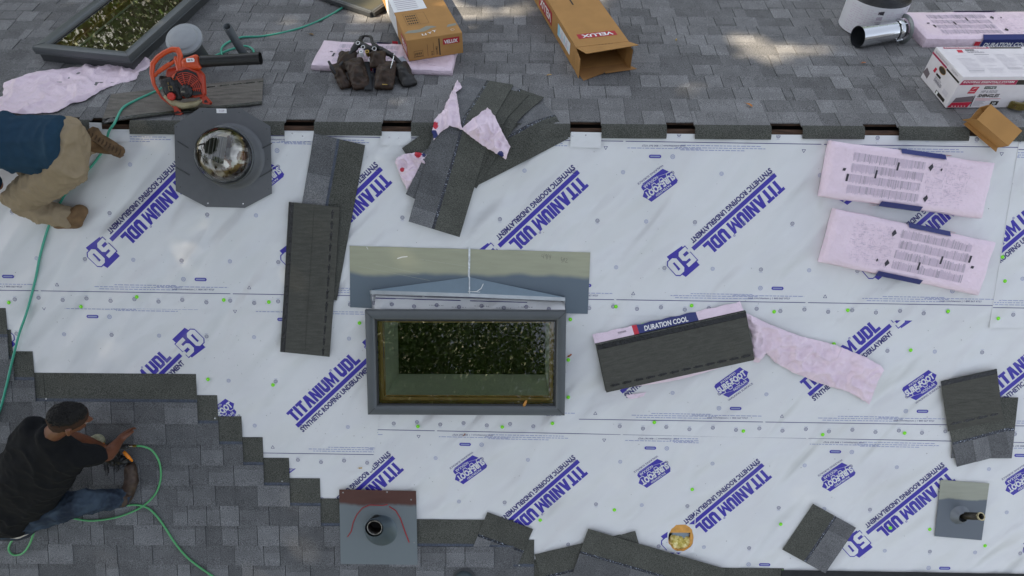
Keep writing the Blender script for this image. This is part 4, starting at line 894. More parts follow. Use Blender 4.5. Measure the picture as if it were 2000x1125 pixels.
# ================================================================ PIPE FLASHINGS
pts=[uv(*q,NEAR,.014) for q in((663,955),(813,958),(816,1102),(666,1100))]; cx=sum(p[0] for p in pts)/4; cy=sum(p[1] for p in pts)/4
t=thing('vent_flashing','square grey-painted vent flashing with rusty top and red sealant bead','vent flashing',NEAR,(cx,cy,.0))
M_RB=twotone('primer_and_grey_paint',hx('4f2f28'),hx('6a7377'),.163,.07,6,rough=.5,soft=.016,seed=4)
mb=MB(); hz=.0225; mb.prism([(p[0]-cx,p[1]-cy) for p in pts][::-1],hz-.002,hz); mb.build('base_plate',[M_RB],t)
bx,by=uv(744,1037,NEAR,.03); bx-=cx;by-=cy; tx,ty=uv(731,1032,NEAR,.12); tx-=cx;ty-=cy
mb=MB(); n=32
rows=[(.112,hz,0),(.104,hz+.006,.05),(.075,.085,.7),(.062,.115,1),(.060,.12,1.02)]
vs=[(bx+(tx-bx)*f+r_*math.cos(2*PI*k/n),by+(ty-by)*f+r_*math.sin(2*PI*k/n),z) for r_,z,f in rows for k in range(n)]
mb.add(vs,[(i*n+k,i*n+(k+1)%n,(i+1)*n+(k+1)%n,(i+1)*n+k) for i in range(len(rows)-1) for k in range(n)],0)
mb.tube([(bx+(tx-bx)*.0+.01,by+.104,hz+.008),(bx+(tx-bx)*.7,by+(ty-by)*.7+.076,.088),(tx,ty+.062,.119)],.0022,5); mb.tube([(bx+.075,by+.05,hz+.02),(bx+.045,by+.02,.075)],.005,6); mb.tube([(bx-.07,by+.072,hz+.012),(bx-.03,by+.092,hz+.016),(bx+.03,by+.096,hz+.014)],.003,5)
mb.build('cone',[mat('dull_grey_cone',hx('4f5b61'),rough=.35,metal=.3)],t,smooth=True)
mb=MB(); mb.lathe([(.050,.05),(.050,.112),(.046,.112),(.046,.0)],28,0,1,Matrix.Translation((tx,ty,0))); mb.lathe([(.0001,.03),(.046,.03)],28,1,1,Matrix.Translation((tx,ty,0))); mb.build('pipe',[mat('dark_steel_pipe',hx('2f2c28'),rough=.3,metal=.7),M_VOID],t,smooth=True)
mb=MB(); mb.lathe([(.0515,.106),(.0515,.113),(.046,.114),(.0455,.106)],28,0,1,Matrix.Translation((tx,ty,0))); mb.build('pipe_rim',[mat('worn_steel_rim',hx('8d8b84'),rough=.3,metal=.8,var=.5,vscale=70)],t,smooth=True)
mb=MB(); lp=lambda x,y:(uv(x,y,NEAR,hz)[0]-cx,uv(x,y,NEAR,hz)[1]-cy,hz+.002)
mb.tube([lp(*q) for q in((679,1048),(686,1038),(690,1020),(697,1005),(708,992),(722,986),(748,987),(757,985))],.0032,6); mb.tube([lp(*q) for q in((760,989),(773,997),(782,1012),(790,1035),(799,1059))],.0038,6)
mb.build('sealant_bead',[mat('red_sealant',hx('9c3034'),rough=.35)],t)
for x,y in((670,962),(756,961),(803,976),(809,1060)): pinned('head',x,y,.0225,'nail head fixing the square vent flashing','nail','nail heads on the vent flashing',mk_head)
pts=[uv(*q,NEAR,.01) for q in((1837,937),(1932,944),(1917,1055),(1825,1047))]; cx=sum(p[0] for p in pts)/4; cy=sum(p[1] for p in pts)/4
t=thing('pipe_flashing','slim dark pipe rising from a beige and grey flashing plate at the lower right','pipe flashing',NEAR,(cx,cy,0))
M_P2=twotone('beige_and_grey_plate',hx('96988a'),hx('5f666e'),.075,.07,6,rough=.45,soft=.008,seed=7,metal=.2)
mb=MB(); mb.prism([(p[0]-cx,p[1]-cy) for p in pts][::-1],.010,.012); mb.build('base_plate',[M_P2],t)
bx,by=uv(1876,1007,NEAR,.02); bx-=cx;by-=cy
upv=NEAR.to_3x3().inverted()@Vector((0,0,1))
mb=MB(); mb.lathe([(.068,.011),(.062,.016),(.035,.045),(.030,.05)],28,0,1,Matrix.Translation((bx,by,0))); mb.build('cone',[mat('grey_cone',hx('666c73'),rough=.4,metal=.2)],t,smooth=True)
b0=Vector((bx+.012,by,.02)); b1=b0+Vector((.02,upv.y*.16,upv.z*.16)); ax=(b1-b0)
Mp=Matrix.Translation(b0)@ax.to_track_quat('Z','Y').to_matrix().to_4x4(); Lp=ax.length
mb=MB(); mb.lathe([(.024,0),(.024,Lp),(.020,Lp),(.020,Lp-.1)],20,0,1,Mp); mb.lathe([(.0001,Lp-.09),(.02,Lp-.09)],20,1,1,Mp); mb.build('pipe',[mat('tarnished_pipe',hx('2b2822'),rough=.3,metal=.5,var=.4,vscale=60),M_VOID],t,smooth=True)
mb=MB(); rn=random.Random(1)
vs=[];n=20
for k in range(n):
    for r_,z in((.0245,Lp-.012+rn.uniform(-.006,.006)),(.0265,Lp+.002+rn.uniform(-.003,.004)),(.0195,Lp+.001)): a_=2*PI*k/n; vs.append(Mp@Vector((r_*math.cos(a_),r_*math.sin(a_),z)))
mb.add(vs,[(k*3+j,((k+1)%n)*3+j,((k+1)%n)*3+j+1,k*3+j+1) for k in range(n) for j in(0,1)],0); mb.build('torn_collar',[mat('lead_collar',hx('b9ad86'),rough=.3,metal=.6)],t)
# small dark cap showing at the lower frame edge
u1=uv(906,1134,NEAR,.03); t=thing('roof_vent','small dark blue-grey rounded vent cap at the bottom edge of the roof view','vent cap',NEAR,(u1[0],u1[1],0))
mb=MB(); mb.lathe([(.066,.012),(.064,.03),(.05,.055),(.03,.068),(.0001,.072)],28,0); mb.build('cap',[mat('dark_cap',hx('3b464a'),rough=.45)],t,smooth=True); mb=MB(); mb.lathe([(.085,.019),(.066,.022)],28,0); mb.build('collar',[M_DARKM],t)
# ---- far slope: capped flue and plain pipe (both plumb)
def plumb(px,py): 
    u_,v_=uv(px,py,FAR); return FAR@Vector((u_,v_,0))
p=plumb(394,124); t=thing('flue_cap','round light grey flue cap on a short pipe behind the leaf blower','flue cap',Matrix.Identity(4),p)
mb=MB(); mb.lathe([(.075,-.05),(.075,.24)],28,0); mb.build('flue_pipe',[mat('dark_flue',hx('3b3d3f'),rough=.5)],t,smooth=True)
mb=MB(); mb.lathe([(.09,.235),(.118,.25),(.120,.262),(.118,.268),(.095,.275),(.090,.284),(.084,.287),(.04,.289),(.0001,.290)],40,0); mb.build('cap',[mat('light_grey_cap',hx('8f9396'),rough=.45,var=.06)],t,smooth=False,auto=30)
p=plumb(480,112); t=thing('vent_pipe','tall thin dark grey vent pipe standing in a loop of green hose','vent pipe',Matrix.Identity(4),p)
mb=MB(); mb.lathe([(.028,-.05),(.028,.326),(.0225,.326),(.0225,.12)],24,0); mb.lathe([(.0001,.13),(.0225,.13)],24,1); mb.build('pipe',[mat('grey_plastic_pipe',hx('4b5053'),rough=.55),M_VOID],t,smooth=True)
mb=MB(); mb.lathe([(.05,-.03),(.034,.02),(.029,.03)],24,0); mb.build('rubber_boot',[M_BLACK],t,smooth=True)
# ================================================================ CARTONS AND SUPPLIES ON THE FAR SLOPE
def face(o,xd,yd): # matrix putting 2D x,y on a face
    xd=Vector(xd);yd=Vector(yd);n=xd.cross(yd); return Matrix(((xd.x,yd.x,n.x,o[0]),(xd.y,yd.y,n.y,o[1]),(xd.z,yd.z,n.z,o[2]),(0,0,0,1)))
def rect(mb,M,x,y,w_,h_,m,z=.001): mb.add([M@Vector(q) for q in((x,y,z),(x+w_,y,z),(x+w_,y+h_,z),(x,y+h_,z))],[(0,1,2,3)],m)
M_RED=mat('red_label',hx('a81f2b'),rough=.6); M_PRW=mat('white_print',(.8,.8,.78),rough=.6); M_PRB=mat('black_print',hx('2a231b'),rough=.7); M_BLUE=mat('pale_blue_print',hx('9fd3e8'),rough=.5)
def panel(mb,M,w_,h_,m=0,th=.004):
    mb.box((w_/2,h_/2,-th/2),(w_,h_,th),m,1,M)
# box 1: closed carton resting on the pink bundle
a=Vector(uv(799,120.7,FAR,.062)); b=Vector(uv(905,104,FAR,.062)); W1=(b-a).length; rz=math.atan2(b.y-a.y,b.x-a.x); L1=1.05;H1=.150
t=thing('cardboard_box','closed brown cardboard box with a white paper label, resting on a pink bundle','cardboard box',FAR,(a.x,a.y,.064),rz)
mb=MB()
Fr=face((0,0,0),(1,0,0),(0,0,1)); Lf=face((0,L1,0),(0,-1,0),(0,0,1)); Tp=face((0,0,H1),(1,0,0),(0,1,0))
mb.box((W1/2,L1/2,H1/2),(W1,L1,H1),0)
o=mb.build('carton',[M_CARD],t,bevel=.004)
mb=MB(); 
rect(mb,Fr,W1*.64,H1*.55,.115,.043,0); put_text(mb,'VELUX',W1*.66,H1*.585,.095,.026,0,.0018,1,.03,0,Fr)
rect(mb,Fr,W1*.56,.012,.008,H1*.8,2); rect(mb,Fr,W1*.46,.02,.002,H1*.6,2); rect(mb,Fr,W1*.35,.02,.002,H1*.55,2)
for k in range(2): put_text(mb,('GGU M02','015')[k],W1*(.535-.085*k),.02,(.06,.03)[k],.014,R(90),.0015,2,.01,0,Fr)
rect(mb,Fr,W1*.115,.024,.058,.004,2); 
for k in range(4): put_text(mb,'F',W1*.125+k*.012,.035,.010,.018,0,.0015,2,.03,.2,Fr)
for x_,y_,w_,h_ in((.105,.018,.0015,.05),(.262,.018,.0015,.05),(.105,.066,.062,.0015)): rect(mb,Fr,W1*x_,y_,w_,h_,2)
xl=L1-.29; rect(mb,Lf,L1-.205,.018,.19,.095,0); put_text(mb,'VELUX',L1-.195,.036,.17,.058,0,.0018,1,.03,0,Lf)
# top prints
for x_,y_,s_ in((W1*.30,.035,'LI'),(W1*.41,.045,'Y'),(W1*.50,.06,'T')): put_text(mb,s_,x_,y_,.03,.024,0,.0015,1,.02,0,Tp)
mb.ring((0,0),.011,.013,0,1,12); 
for i in range(len(mb.v)-24,len(mb.v)): mb.v[i]=tuple(Tp@Vector((mb.v[i][0]+W1*.86,mb.v[i][1]+.055,.0015)))
for q in((W1*.13,.20,.15,.0014),(W1*.13,.37,.15,.0014),(W1*.13,.20,.0014,.17),(W1*.13+.09,.20,.0014,.17),(W1*.13+.15,.20,.0014,.17)): rect(mb,Tp,*q,2)
for r_ in range(4):
    for k in range(5): rect(mb,Tp,W1*.13+.012+k*.015,.215+r_*.037,.009,.02,2)
mb.build('printing',[M_RED,M_PRW,M_PRB],t)
mb=MB(); rect(mb,Tp,.0,.42,W1*.62,.35,0,.0012); rect(mb,Lf,L1-.77,.0,.42,H1+.0012,0,.0012)
for k in range(9): rect(mb,Tp,.03,.45+k*.03,W1*.4,.008,1,.0022)
mb.build('paper_label',[M_WHITE,M_GREYP],t)
mb=MB(); 
pts=[(W1*.02,.10),(W1*.2,.085),(W1*.38,.088),(W1*.5,.12),(W1*.62,.125),(W1*.55,.15),(W1*.45,.16),(W1*.3,.125),(W1*.1,.13)]
mb.add([Tp@Vector((x,y,.0012)) for x,y in pts],[tuple(range(len(pts)))],0); mb.add([Tp@Vector((x,y,.0012)) for x,y in((W1*.78,.10),(W1*.97,.11),(W1*.98,.14),(W1*.83,.135))],[(0,1,2,3)],0)
mb.build('overspray_smudge',[mat('overspray_smudge_paint',hx('8b8a7d'),rough=.8)],t)
# box 2: long open-ended carton
a=Vector(uv(1121,141,FAR)); b=Vector(uv(1221,129,FAR)); W2=(b-a).length; rz=math.atan2(b.y-a.y,b.x-a.x); L2=1.3;H2=.165
t=thing('cardboard_box','long brown cardboard box with its near end open and flaps out','cardboard box',FAR,(a.x,a.y,.018),rz)
Lf=face((0,L2,0),(0,-1,0),(0,0,1)); Tp=face((0,0,H2),(1,0,0),(0,1,0)); th=.005
mb=MB(); mb.box((W2/2,L2/2,th/2),(W2,L2,th),0); mb.box((th/2,L2/2,H2/2),(th,L2,H2-2*th-.001),0); mb.box((W2-th/2,L2/2,H2/2),(th,L2,H2-2*th-.001),0); mb.box((W2/2,L2-th/2,H2/2),(W2-2*th-.001,th,H2-2*th-.001),0)
mb.box((W2/2,L2/2,H2-th/2),(W2,L2,th),0)
mb.build('carton',[M_CARD],t)
mb=MB(); mb.add([(0,-.0005,H2-.002),(W2,-.0005,H2-.002),(W2+.03,-.10,H2+.022),(.035,-.115,H2+.012),(.0,-.0005,H2-.006),(W2,-.0005,H2-.006),(W2+.03,-.10,H2+.018),(.035,-.115,H2+.008)],[(0,3,2,1),(4,5,6,7),(0,1,5,4),(1,2,6,5),(2,3,7,6),(3,0,4,7)],0); mb.build('top_flap',[M_CARD],t)
mb=MB(); mb.add([(th,0,.004),(W2,0,.004),(W2+.055,-.085,.0),(W2*.52,-.10,.004),(W2*.50,-.085,.007),(W2*.47,-.105,.01),(.02,-.15,.0)],[(0,6,5,4,3,2,1)],0); mb.build('bottom_flap',[M_CARDD],t)
mb=MB(); mb.add([(0,0,.003),(0,0,H2-.01),(-.004,-.11,H2-.03),(-.004,-.11,-.002),(.004,0,.003),(.004,0,H2-.01),(.0,-.11,H2-.03),(.0,-.11,-.002)],[(0,3,2,1),(4,5,6,7),(0,1,5,4),(1,2,6,5),(2,3,7,6),(3,0,4,7)],0)
mb.build('side_flap',[M_CARD],t); mb=MB(); mb.add([(W2-.004,0,.003),(W2-.004,0,H2-.01),(W2+.01,-.07,H2-.03),(W2+.01,-.07,.0)],[(0,3,2,1)],0); mb.build('side_flap',[M_CARD],t)
mb=MB(); Tpi=face((W2,0.,H2),(-1,0,0),(0,-1,0))
rect(mb,Tpi,W2*.12,-.165,.275,.065,0); put_text(mb,'VELUX',W2*.12+.022,-.153,.225,.042,0,.002,1,.03,0,Tpi)
Lfi=face((0,0,H2),(0,1,0),(0,0,-1)); rect(mb,Lfi,.58,.035,.36,.10,0); put_text(mb,'VELUX',.60,.055,.31,.062,0,.002,1,.03,0,Lfi)
rect(mb,Tp,W2*.42,.60,.012,.10,2); 
for k in range(5): rect(mb,Tpi,W2*.35+k*.022,.045,.015,.003,2,.024)
rect(mb,Lf,L2-.04,.03,.002,.09,2); rect(mb,Lf,L2-.01,.03,.002,.09,2)
mb.build('printing',[M_RED,M_PRW,M_PRB],t)
mb=MB(); rect(mb,Lf,L2-.42,.045,.30,.085,0,.0012); rect(mb,Lf,L2-.42,.045,.05,.085,1,.002)
for k in range(7): rect(mb,Lf,L2-.35+k*.03,.055,.014,.03+.03*(k%2),2 if k%3 else 1,.0022)
mb.build('paper_label',[M_WHITE,M_BLUE,M_MIDP],t)
# white carton
a=Vector(uv(1844,216,FAR)); W3,L3,H3=.62,.375,.222
t=thing('shingle_carton','white printed carton of hip and ridge shingles with a hand hole','carton',FAR,(a.x,a.y,.018),.025)
mb=MB(); mb.box((W3/2,L3/2,H3/2),(W3,L3,H3),0); mb.build('carton',[M_CARTON],t,bevel=.005)
Fr=face((0,0,0),(1,0,0),(0,0,1)); Lf=face((0,L3,0),(0,-1,0),(0,0,1)); Tp=face((0,0,H3),(1,0,0),(0,1,0))
M_CRIM=mat('crimson_print',hx('a8264f'),rough=.5)
mb=MB(); S=.15
mb.add([Fr@Vector(q) for q in((.005,.165,.001),(.36,.165,.001),(.36,.198,.001),(.018,.198,.001))],[(0,1,2,3)],0); rect(mb,Fr,.361,.165,.25,.033,1)
put_text(mb,'ROOFING ESSENTIALS SYSTEM',.022,.179,.32,.013,0,.002,2,.02,.15,Fr); put_text(mb,'SUPERIOR ROOFING PERFORMANCE',.09,.168,.2,.006,0,.002,2,.0,.15,Fr)
mb.add([Fr@Vector(q) for q in((.085,.105,.001),(.132,.105,.001),(.142,.153,.001),(.097,.153,.001))],[(0,1,2,3)],3); put_text(mb,'Owens',.091,.116,.036,.009,0,.002,2,.01,0,Fr)
mb.add([Fr@Vector(q) for q in((.10,.128,.002),(.118,.142,.002),(.135,.146,.002),(.116,.146,.002))],[(0,1,2,3)],2)
rect(mb,Fr,.175,.137,.075,.018,4); put_text(mb,'DecoRidge',.18,.140,.065,.011,0,.002,2,.01,0,Fr)
put_text(mb,'HIP & RIDGE',.168,.109,.105,.019,0,.002,5,.0,.12,Fr); put_text(mb,'SHINGLES',.163,.078,.135,.024,0,.002,1,.025,.12,Fr)
for k,w_ in enumerate((.16,.10,.07,.06,.07,.05)): rect(mb,Fr,.16,.066-.009*k,w_,.0025,3 if k<2 else 5)
rect(mb,Fr,.27,.02,.05,.03,1); put_text(mb,'10',.283,.025,.022,.018,0,.002,2,.03,0,Fr)
# picture of a house roof
mb.add([Fr@Vector(q) for q in((.006,.006,.001),(.135,.006,.001),(.15,.045,.001),(.02,.04,.001))],[(0,1,2,3)],3); mb.add([Fr@Vector(q) for q in((.02,.042,.0015),(.15,.047,.0015),(.138,.088,.0015),(.03,.075,.0015))],[(0,1,2,3)],6); mb.add([Fr@Vector(q) for q in((.15,.012,.002),(.155,.012,.002),(.146,.092,.002),(.141,.092,.002))],[(0,1,2,3)],1)
for k in range(5): rect(mb,Fr,.03+k*.02,.012,.009,.006,2,.002)
mb.add([Fr@Vector(q) for q in((.04,.084,.001),(.08,.115,.001),(.082,.117,.001),(.043,.084,.001))],[(0,1,2,3)],7); mb.add([Fr@Vector(q) for q in((.08,.117,.001),(.12,.09,.001),(.123,.09,.001),(.083,.117,.001))],[(0,1,2,3)],7)
# left end
rect(mb,Lf,.0,.176,.20,.012,0); rect(mb,Lf,.205,.172,.165,.012,1); put_text(mb,'ROOFING ESSENTIALS',.03,.196,.17,.010,0,.002,5,.0,0,Lf); put_text(mb,'SYSTEM',.25,.196,.08,.010,0,.002,5,0,0,Lf)
mb.add([Lf@Vector(q) for q in((.09,.10,.001),(.115,.10,.001),(.122,.13,.001),(.098,.13,.001))],[(0,1,2,3)],3); rect(mb,Lf,.135,.098,.06,.014,1); put_text(mb,'SHINGLES',.14,.06,.10,.02,0,.002,5,.02,0,Lf); put_text(mb,'HIP & RIDGE',.14,.083,.08,.011,0,.002,5,0,0,Lf)
mb.add([Lf@Vector(q) for q in((.0,.04,.001),(.07,.03,.001),(.075,.07,.001),(.02,.085,.001))],[(0,1,2,3)],6); rect(mb,Lf,.21,.012,.12,.022,1); rect(mb,Lf,.22,.012,.02,.02,2,.002); rect(mb,Lf,.27,.05,.06,.03,7)
# top
rect(mb,Tp,.04,.345,.30,.018,0); rect(mb,Tp,.345,.345,.21,.018,1); put_text(mb,'ROOFING ESSENTIALS SYSTEM',.05,.349,.27,.010,0,.002,2,.01,.1,Tp)
mb.add([Tp@Vector(q) for q in((.11,.295,.001),(.145,.295,.001),(.15,.33,.001),(.115,.33,.001))],[(0,1,2,3)],3); rect(mb,Tp,.17,.322,.06,.012,1); put_text(mb,'SHINGLES',.17,.29,.11,.014,0,.002,5,.01,0,Tp); put_text(mb,'HIP & RIDGE',.17,.307,.08,.011,0,.002,5,0,0,Tp)
rn=random.Random(3)
for cx_ in(.07,.20,.33,.46):
    for k in range(15):
        if rn.random()<.87: rect(mb,Tp,cx_,.05+k*.0155,rn.uniform(.07,.115),.0045,5 if rn.random()<.08 else 7)
rect(mb,Tp,.45,.12,.12,.012,1,.002)
mb.build('printing',[M_CRIM,M_PRB,M_PRW,mat('red_logo',hx('c01f3d'),rough=.5),mat('dark_green_print',hx('23372f')),mat('grey_letters',hx('84808a')),mat('brown_grey_print',hx('6f6468')),mat('pale_grey_print',hx('cbc6cb'))],t)
mb=MB(); n=16; pts=[]
for i in range(n): a_=2*PI*i/n; pts.append(Lf@Vector((.175+.038*math.cos(a_)*(1 if abs(math.cos(a_))<.7 else 1.1),.150+.017*math.sin(a_),.0018)))
mb.add(pts,[tuple(range(n))],0); ri=[Lf@Vector((.175+.044*math.cos(2*PI*i/n),.150+.022*math.sin(2*PI*i/n),.0014)) for i in range(n)]; mb.add(ri,[tuple(range(n))],1)
mb.build('hand_hole',[mat('hole_shade',hx('3b3326'),rough=.9),M_CARD],t)
# brown nail carton tipped over the ridge
a=Vector(uv(1888,238,NEAR,.02)); b=Vector(uv(1944,289,NEAR,.02)); L4=(b-a).length; rz=math.atan2(b.y-a.y,b.x-a.x); W4,H4,th=.115,.10,.004
t=thing('nail_carton','small open brown cardboard carton lying on its side across the ridge','cardboard box',NEAR,(a.x,a.y,.022),rz,rot=Matrix.Rotation(R(-4),4,'Y'))
mb=MB(); mb.box((L4/2,W4/2,th/2),(L4,W4,th)); mb.box((L4/2,W4/2,H4-th/2),(L4,W4,th)); mb.box((L4/2,th/2,H4/2),(L4,th,H4-2*th-.0006)); mb.box((L4/2,W4-th/2,H4/2),(L4,th,H4-2*th-.0006)); mb.box((L4-th/2,W4/2,H4/2),(th,W4-2*th-.0006,H4-2*th-.0006)); mb.build('carton',[M_CARD],t)
mb=MB(); mb.add([(-.0,0,.001),(L4,0,.001),(L4+.01,-.028,.006),(-.01,-.028,.008)],[(0,3,2,1)],0); mb.add([(0,0,.004),(0,0,H4-.004),(-.03,-.012,H4-.01),(-.035,-.014,.006)],[(0,1,2,3)],0); mb.build('flap',[M_CARD],t)
# coil of nails
def coil(label,px,py,r0,h0,turns,rzx):
    u1=uv(px,py,FAR,.03); t=thing('nail_coil',label,'nail coil',FAR,(u1[0],u1[1],.022),0,group='coils of roofing nails',rot=Matrix.Rotation(rzx,4,'X'))
    mb=MB(); N=int(turns*46)
    for k in range(N):
        a_=k/46*2*PI; r_=r0+.0042*k/46; x,y=r_*math.cos(a_),r_*math.sin(a_); 
        mb.tube([(x,y,0),(x*1.02,y*1.02,.044)],.0015,4); mb.disc((x*1.02,y*1.02),.0034,.0445+.0003*(k%5),0,6)
    mb.build('nails',[mat('brass_nail',hx('a79a5c'),rough=.3,metal=.75,var=.3,vscale=200)],t)
    mb=MB(); mb.lathe([(r0*.5,.01),(r0*.5,.03)],16,0); 
    for z in(.012,.03): mb.tube([((r0+.0042*k/20)*math.cos(k/20*2*PI),(r0+.0042*k/20)*math.sin(k/20*2*PI),z) for k in range(int(turns*20))],.0007,4)
    mb.build('wire',[mat('copper_wire',hx('8a6a3a'),rough=.4,metal=.8)],t)
coil('full round coil of brass roofing nails against the white carton',1984,207,.030,.04,6.5,R(-8))
u1=uv(1938,207,FAR,.02); t=thing('nail_strip','short fanned strip of brass nails between the brown carton and the full coil','nail strip',FAR,(u1[0],u1[1],.024),-.35,group='coils of roofing nails')
mb=MB()
for k in range(15): mb.tube([(k*.0062,.0+.0008*k,.006),(k*.0062-.012,.045,.012)],.0017,4); mb.tube([(k*.0062-.012,.045,.012),(k*.0062-.0125,.047,.012)],.0036,6)
mb.build('nails',[mat('brass_nail',hx('a79a5c'))],t); mb=MB(); mb.tube([(-.002,.012,.010),(.09,.014,.010)],.0008,4); mb.build('wire',[mat('copper_wire',hx('8a6a3a'))],t)
# membrane roll
u1=(2.665,1.325); t=thing('membrane_roll','black roofing membrane roll standing on end in a white printed wrapper','membrane roll',FAR,(u1[0],u1[1],.016))
mb=MB(); prof=[(.21,0),(.21,.235),(.205,.24)]; r_=.205
while r_>.06: prof+=[(r_-.001,.243+.002*rnd.random()),(r_-.006,.240)]; r_-=.007
prof+=[(.055,.24),(.055,.02),(.0001,.02)]
mb.lathe(prof,48,0); mb.build('membrane',[mat('black_membrane',(.018,.018,.02),rough=.45,var=.3,vscale=40,bump=.5,bscale=40,bdist=.003)],t,auto=40)
mb=MB(); mb.lathe([(.2125,.004),(.2125,.232)],48,0)
for k in range(26):
    for r in range(13):
        if rnd.random()<.75:
            a0=PI+.25+k*.105; a1=a0+rnd.uniform(.05,.09); z=.02+r*.015; 
            if 9<k<12: continue
            mb.add([(.2136*math.cos(a0),.2136*math.sin(a0),z),(.2136*math.cos(a1),.2136*math.sin(a1),z),(.2136*math.cos(a1),.2136*math.sin(a1),z+.004),(.2136*math.cos(a0),.2136*math.sin(a0),z+.004)],[(0,1,2,3)],1)
for r in range(5):
    a0=PI+.25+9.3*.105; a1=a0+.17; z=.03+r*.038; mb.add([(.2138*math.cos(a0),.2138*math.sin(a0),z),(.2138*math.cos(a1),.2138*math.sin(a1),z),(.2138*math.cos(a1),.2138*math.sin(a1),z+.028),(.2138*math.cos(a0),.2138*math.sin(a0),z+.02)],[(0,1,2,3)],2 if r%2 else 3)
a0=PI+.25+19*.105; mb.add([(.2138*math.cos(a0),.2138*math.sin(a0),.2),(.2138*math.cos(a0+.4),.2138*math.sin(a0+.4),.2),(.2138*math.cos(a0+.4),.2138*math.sin(a0+.4),.222),(.2138*math.cos(a0),.2138*math.sin(a0),.222)],[(0,1,2,3)],3)
mb.build('paper_wrapper',[mat('wrapper_paper',hx('d8d7dc'),rough=.5,bump=.4,bscale=20,bdist=.004),M_MIDP,M_GREYP,M_DKP],t,auto=40)
# metal tube with collar
a=Vector((*uv(1674,75,FAR,.08),.092)); b=Vector((*uv(1760,62,FAR,.08),.100)); ax=b-a; Lt=ax.length
t=thing('metal_tube','shiny metal duct tube with collar rings lying beside the membrane roll','metal duct',FAR,a,0,rot=ax.to_track_quat('Z','Y').to_matrix().to_4x4())
M_ALU=mat('polished_duct_metal',(.75,.76,.77),rough=.14,metal=1,bump=.15,bscale=12,bdist=.004); M_DKI=mat('duct_inside',hx('5b5f66'),rough=.35,metal=.8)
mb=MB(); mb.lathe([(.075,0),(.072,Lt*.78)],40,0); mb.build('tube',[M_ALU],t,smooth=True)
mb=MB(); mb.lathe([(.0735,.001),(.0700,Lt*.78)],40,0); mb.build('inner_lining',[M_DKI],t,smooth=True)
mb=MB(); mb.box((0,-.0745,Lt*.4),(.004,.003,Lt*.75)); mb.build('seam',[M_ALU],t,M=Matrix.Rotation(R(200),4,'Z'))
mb=MB(); mb.lathe([(.060,Lt*.74),(.060,Lt*1.0)],32,0); mb.build('sleeve',[M_BLACK],t,smooth=True)
mb=MB(); mb.lathe([(.070,Lt*.82),(.077,Lt*.83),(.073,Lt*.85),(.078,Lt*.865),(.073,Lt*.885),(.077,Lt*.90),(.070,Lt*.91)],40,0); mb.build('collar',[M_ALU],t,smooth=True)
mb=MB(); mb.lathe([(.078,Lt*.985),(.102,Lt),(.105,Lt*1.01),(.10,Lt*1.02),(.076,Lt*1.0)],40,0); mb.build('flange',[mat('grey_flange',hx('84898a'),rough=.35,metal=.4)],t,smooth=True)
mb=MB()
for k in range(4): a_=.6+k*PI/2; mb.box((0,0,0),(.012,.006,.05),0,1,Matrix.Translation((.080*math.cos(a_),.080*math.sin(a_),Lt*.86))@Matrix.Rotation(a_,4,'Z'))
mb.build('clip',[M_ALU],t)
# corner of another skylight at the top edge, simplified to a flat frame
u1=uv(727,27,FAR,.04); t=thing('skylight_corner','corner of another dark framed skylight, simplified flat, left of the closed cardboard box','metal frame',FAR,(u1[0],u1[1],.018))
M1=Matrix.Rotation(R(147),4,'Z'); M2=Matrix.Rotation(R(63),4,'Z')
mb=MB(); 
for M_,Ln in((M1,.75),(M2,.6)):
    mb=MB(); mb.box((Ln/2,0,.02),(Ln,.05,.035),0,1,M_); mb.box((Ln/2,.0,.0385),(Ln-.004,.014,.006),1,1,M_); mb.build('rail',[M_DARKM,M_GREYM],t,bevel=.003)
mb=MB(); q0=M1@Vector((.72,0,0)); q1=M2@Vector((.58,0,0)); mb.add([(0,.04,.014),(q1.x,q1.y,.014),(q0.x+q1.x,q0.y+q1.y,.014),(q0.x,q0.y,.014)],[(0,1,2,3)],0); mb.build('olive_pane_sheet',[mat('olive_pane',hx('4c4a3c'),rough=.5)],t)
# ================================================================ HOSES
def hose(label,pts,r,m,fr=None):
    P=[]; 
    for p in pts:
        px,py=p[0],p[1]; h=p[2] if len(p)>2 else .014; u_,v_=us(px,py,h); P.append(surf(u_,v_,h))
    out=[]
    for i in range(len(P)-1):
        p0=P[max(0,i-1)];p1=P[i];p2=P[i+1];p3=P[min(len(P)-1,i+2)]
        for k in range(6):
            s=k/6; out.append(.5*((2*p1)+(p2-p0)*s+(2*p0-5*p1+4*p2-p3)*s*s+(3*p1-p0-3*p2+p3)*s**3))
    out.append(P[-1]); org=out[0].copy()
    mb=MB(); mb.tube([q-org for q in out],r,8); o=mb.build('air_hose',[m],smooth=True); o.location=org; return tag(o,label,'air hose')
M_TEAL=mat('teal_hose',hx('3f9d84'),rough=.35); M_GRN=mat('green_hose',hx('4f9d63'),rough=.35)
hose('teal air hose crossing the ridge and looping round the thin vent pipe',[(700,-12,.02),(676,10,.02),(640,32,.02),(600,50,.02),(555,63,.02),(510,71,.02),(470,73,.025),(440,86,.025),(432,100,.025),(441,116,.025),(470,120,.02),(492,110,.022),(494,97,.024),(478,90,.03),(450,97,.034),(415,112,.02),(370,140,.02),(330,165,.02),(300,180,.028),(265,196,.03),(240,212,.032),(224,234,.034),(214,258,.03),(205,285,.02),(190,310,.014),(160,345,.014),(130,375,.014),(105,420,.014),(92,450,.014),(78,500,.014),(68,550,.014),(52,610,.014),(38,650,.02),(25,700,.026),(12,755,.026),(0,800,.026),(-20,850,.026)],.0075,M_TEAL)
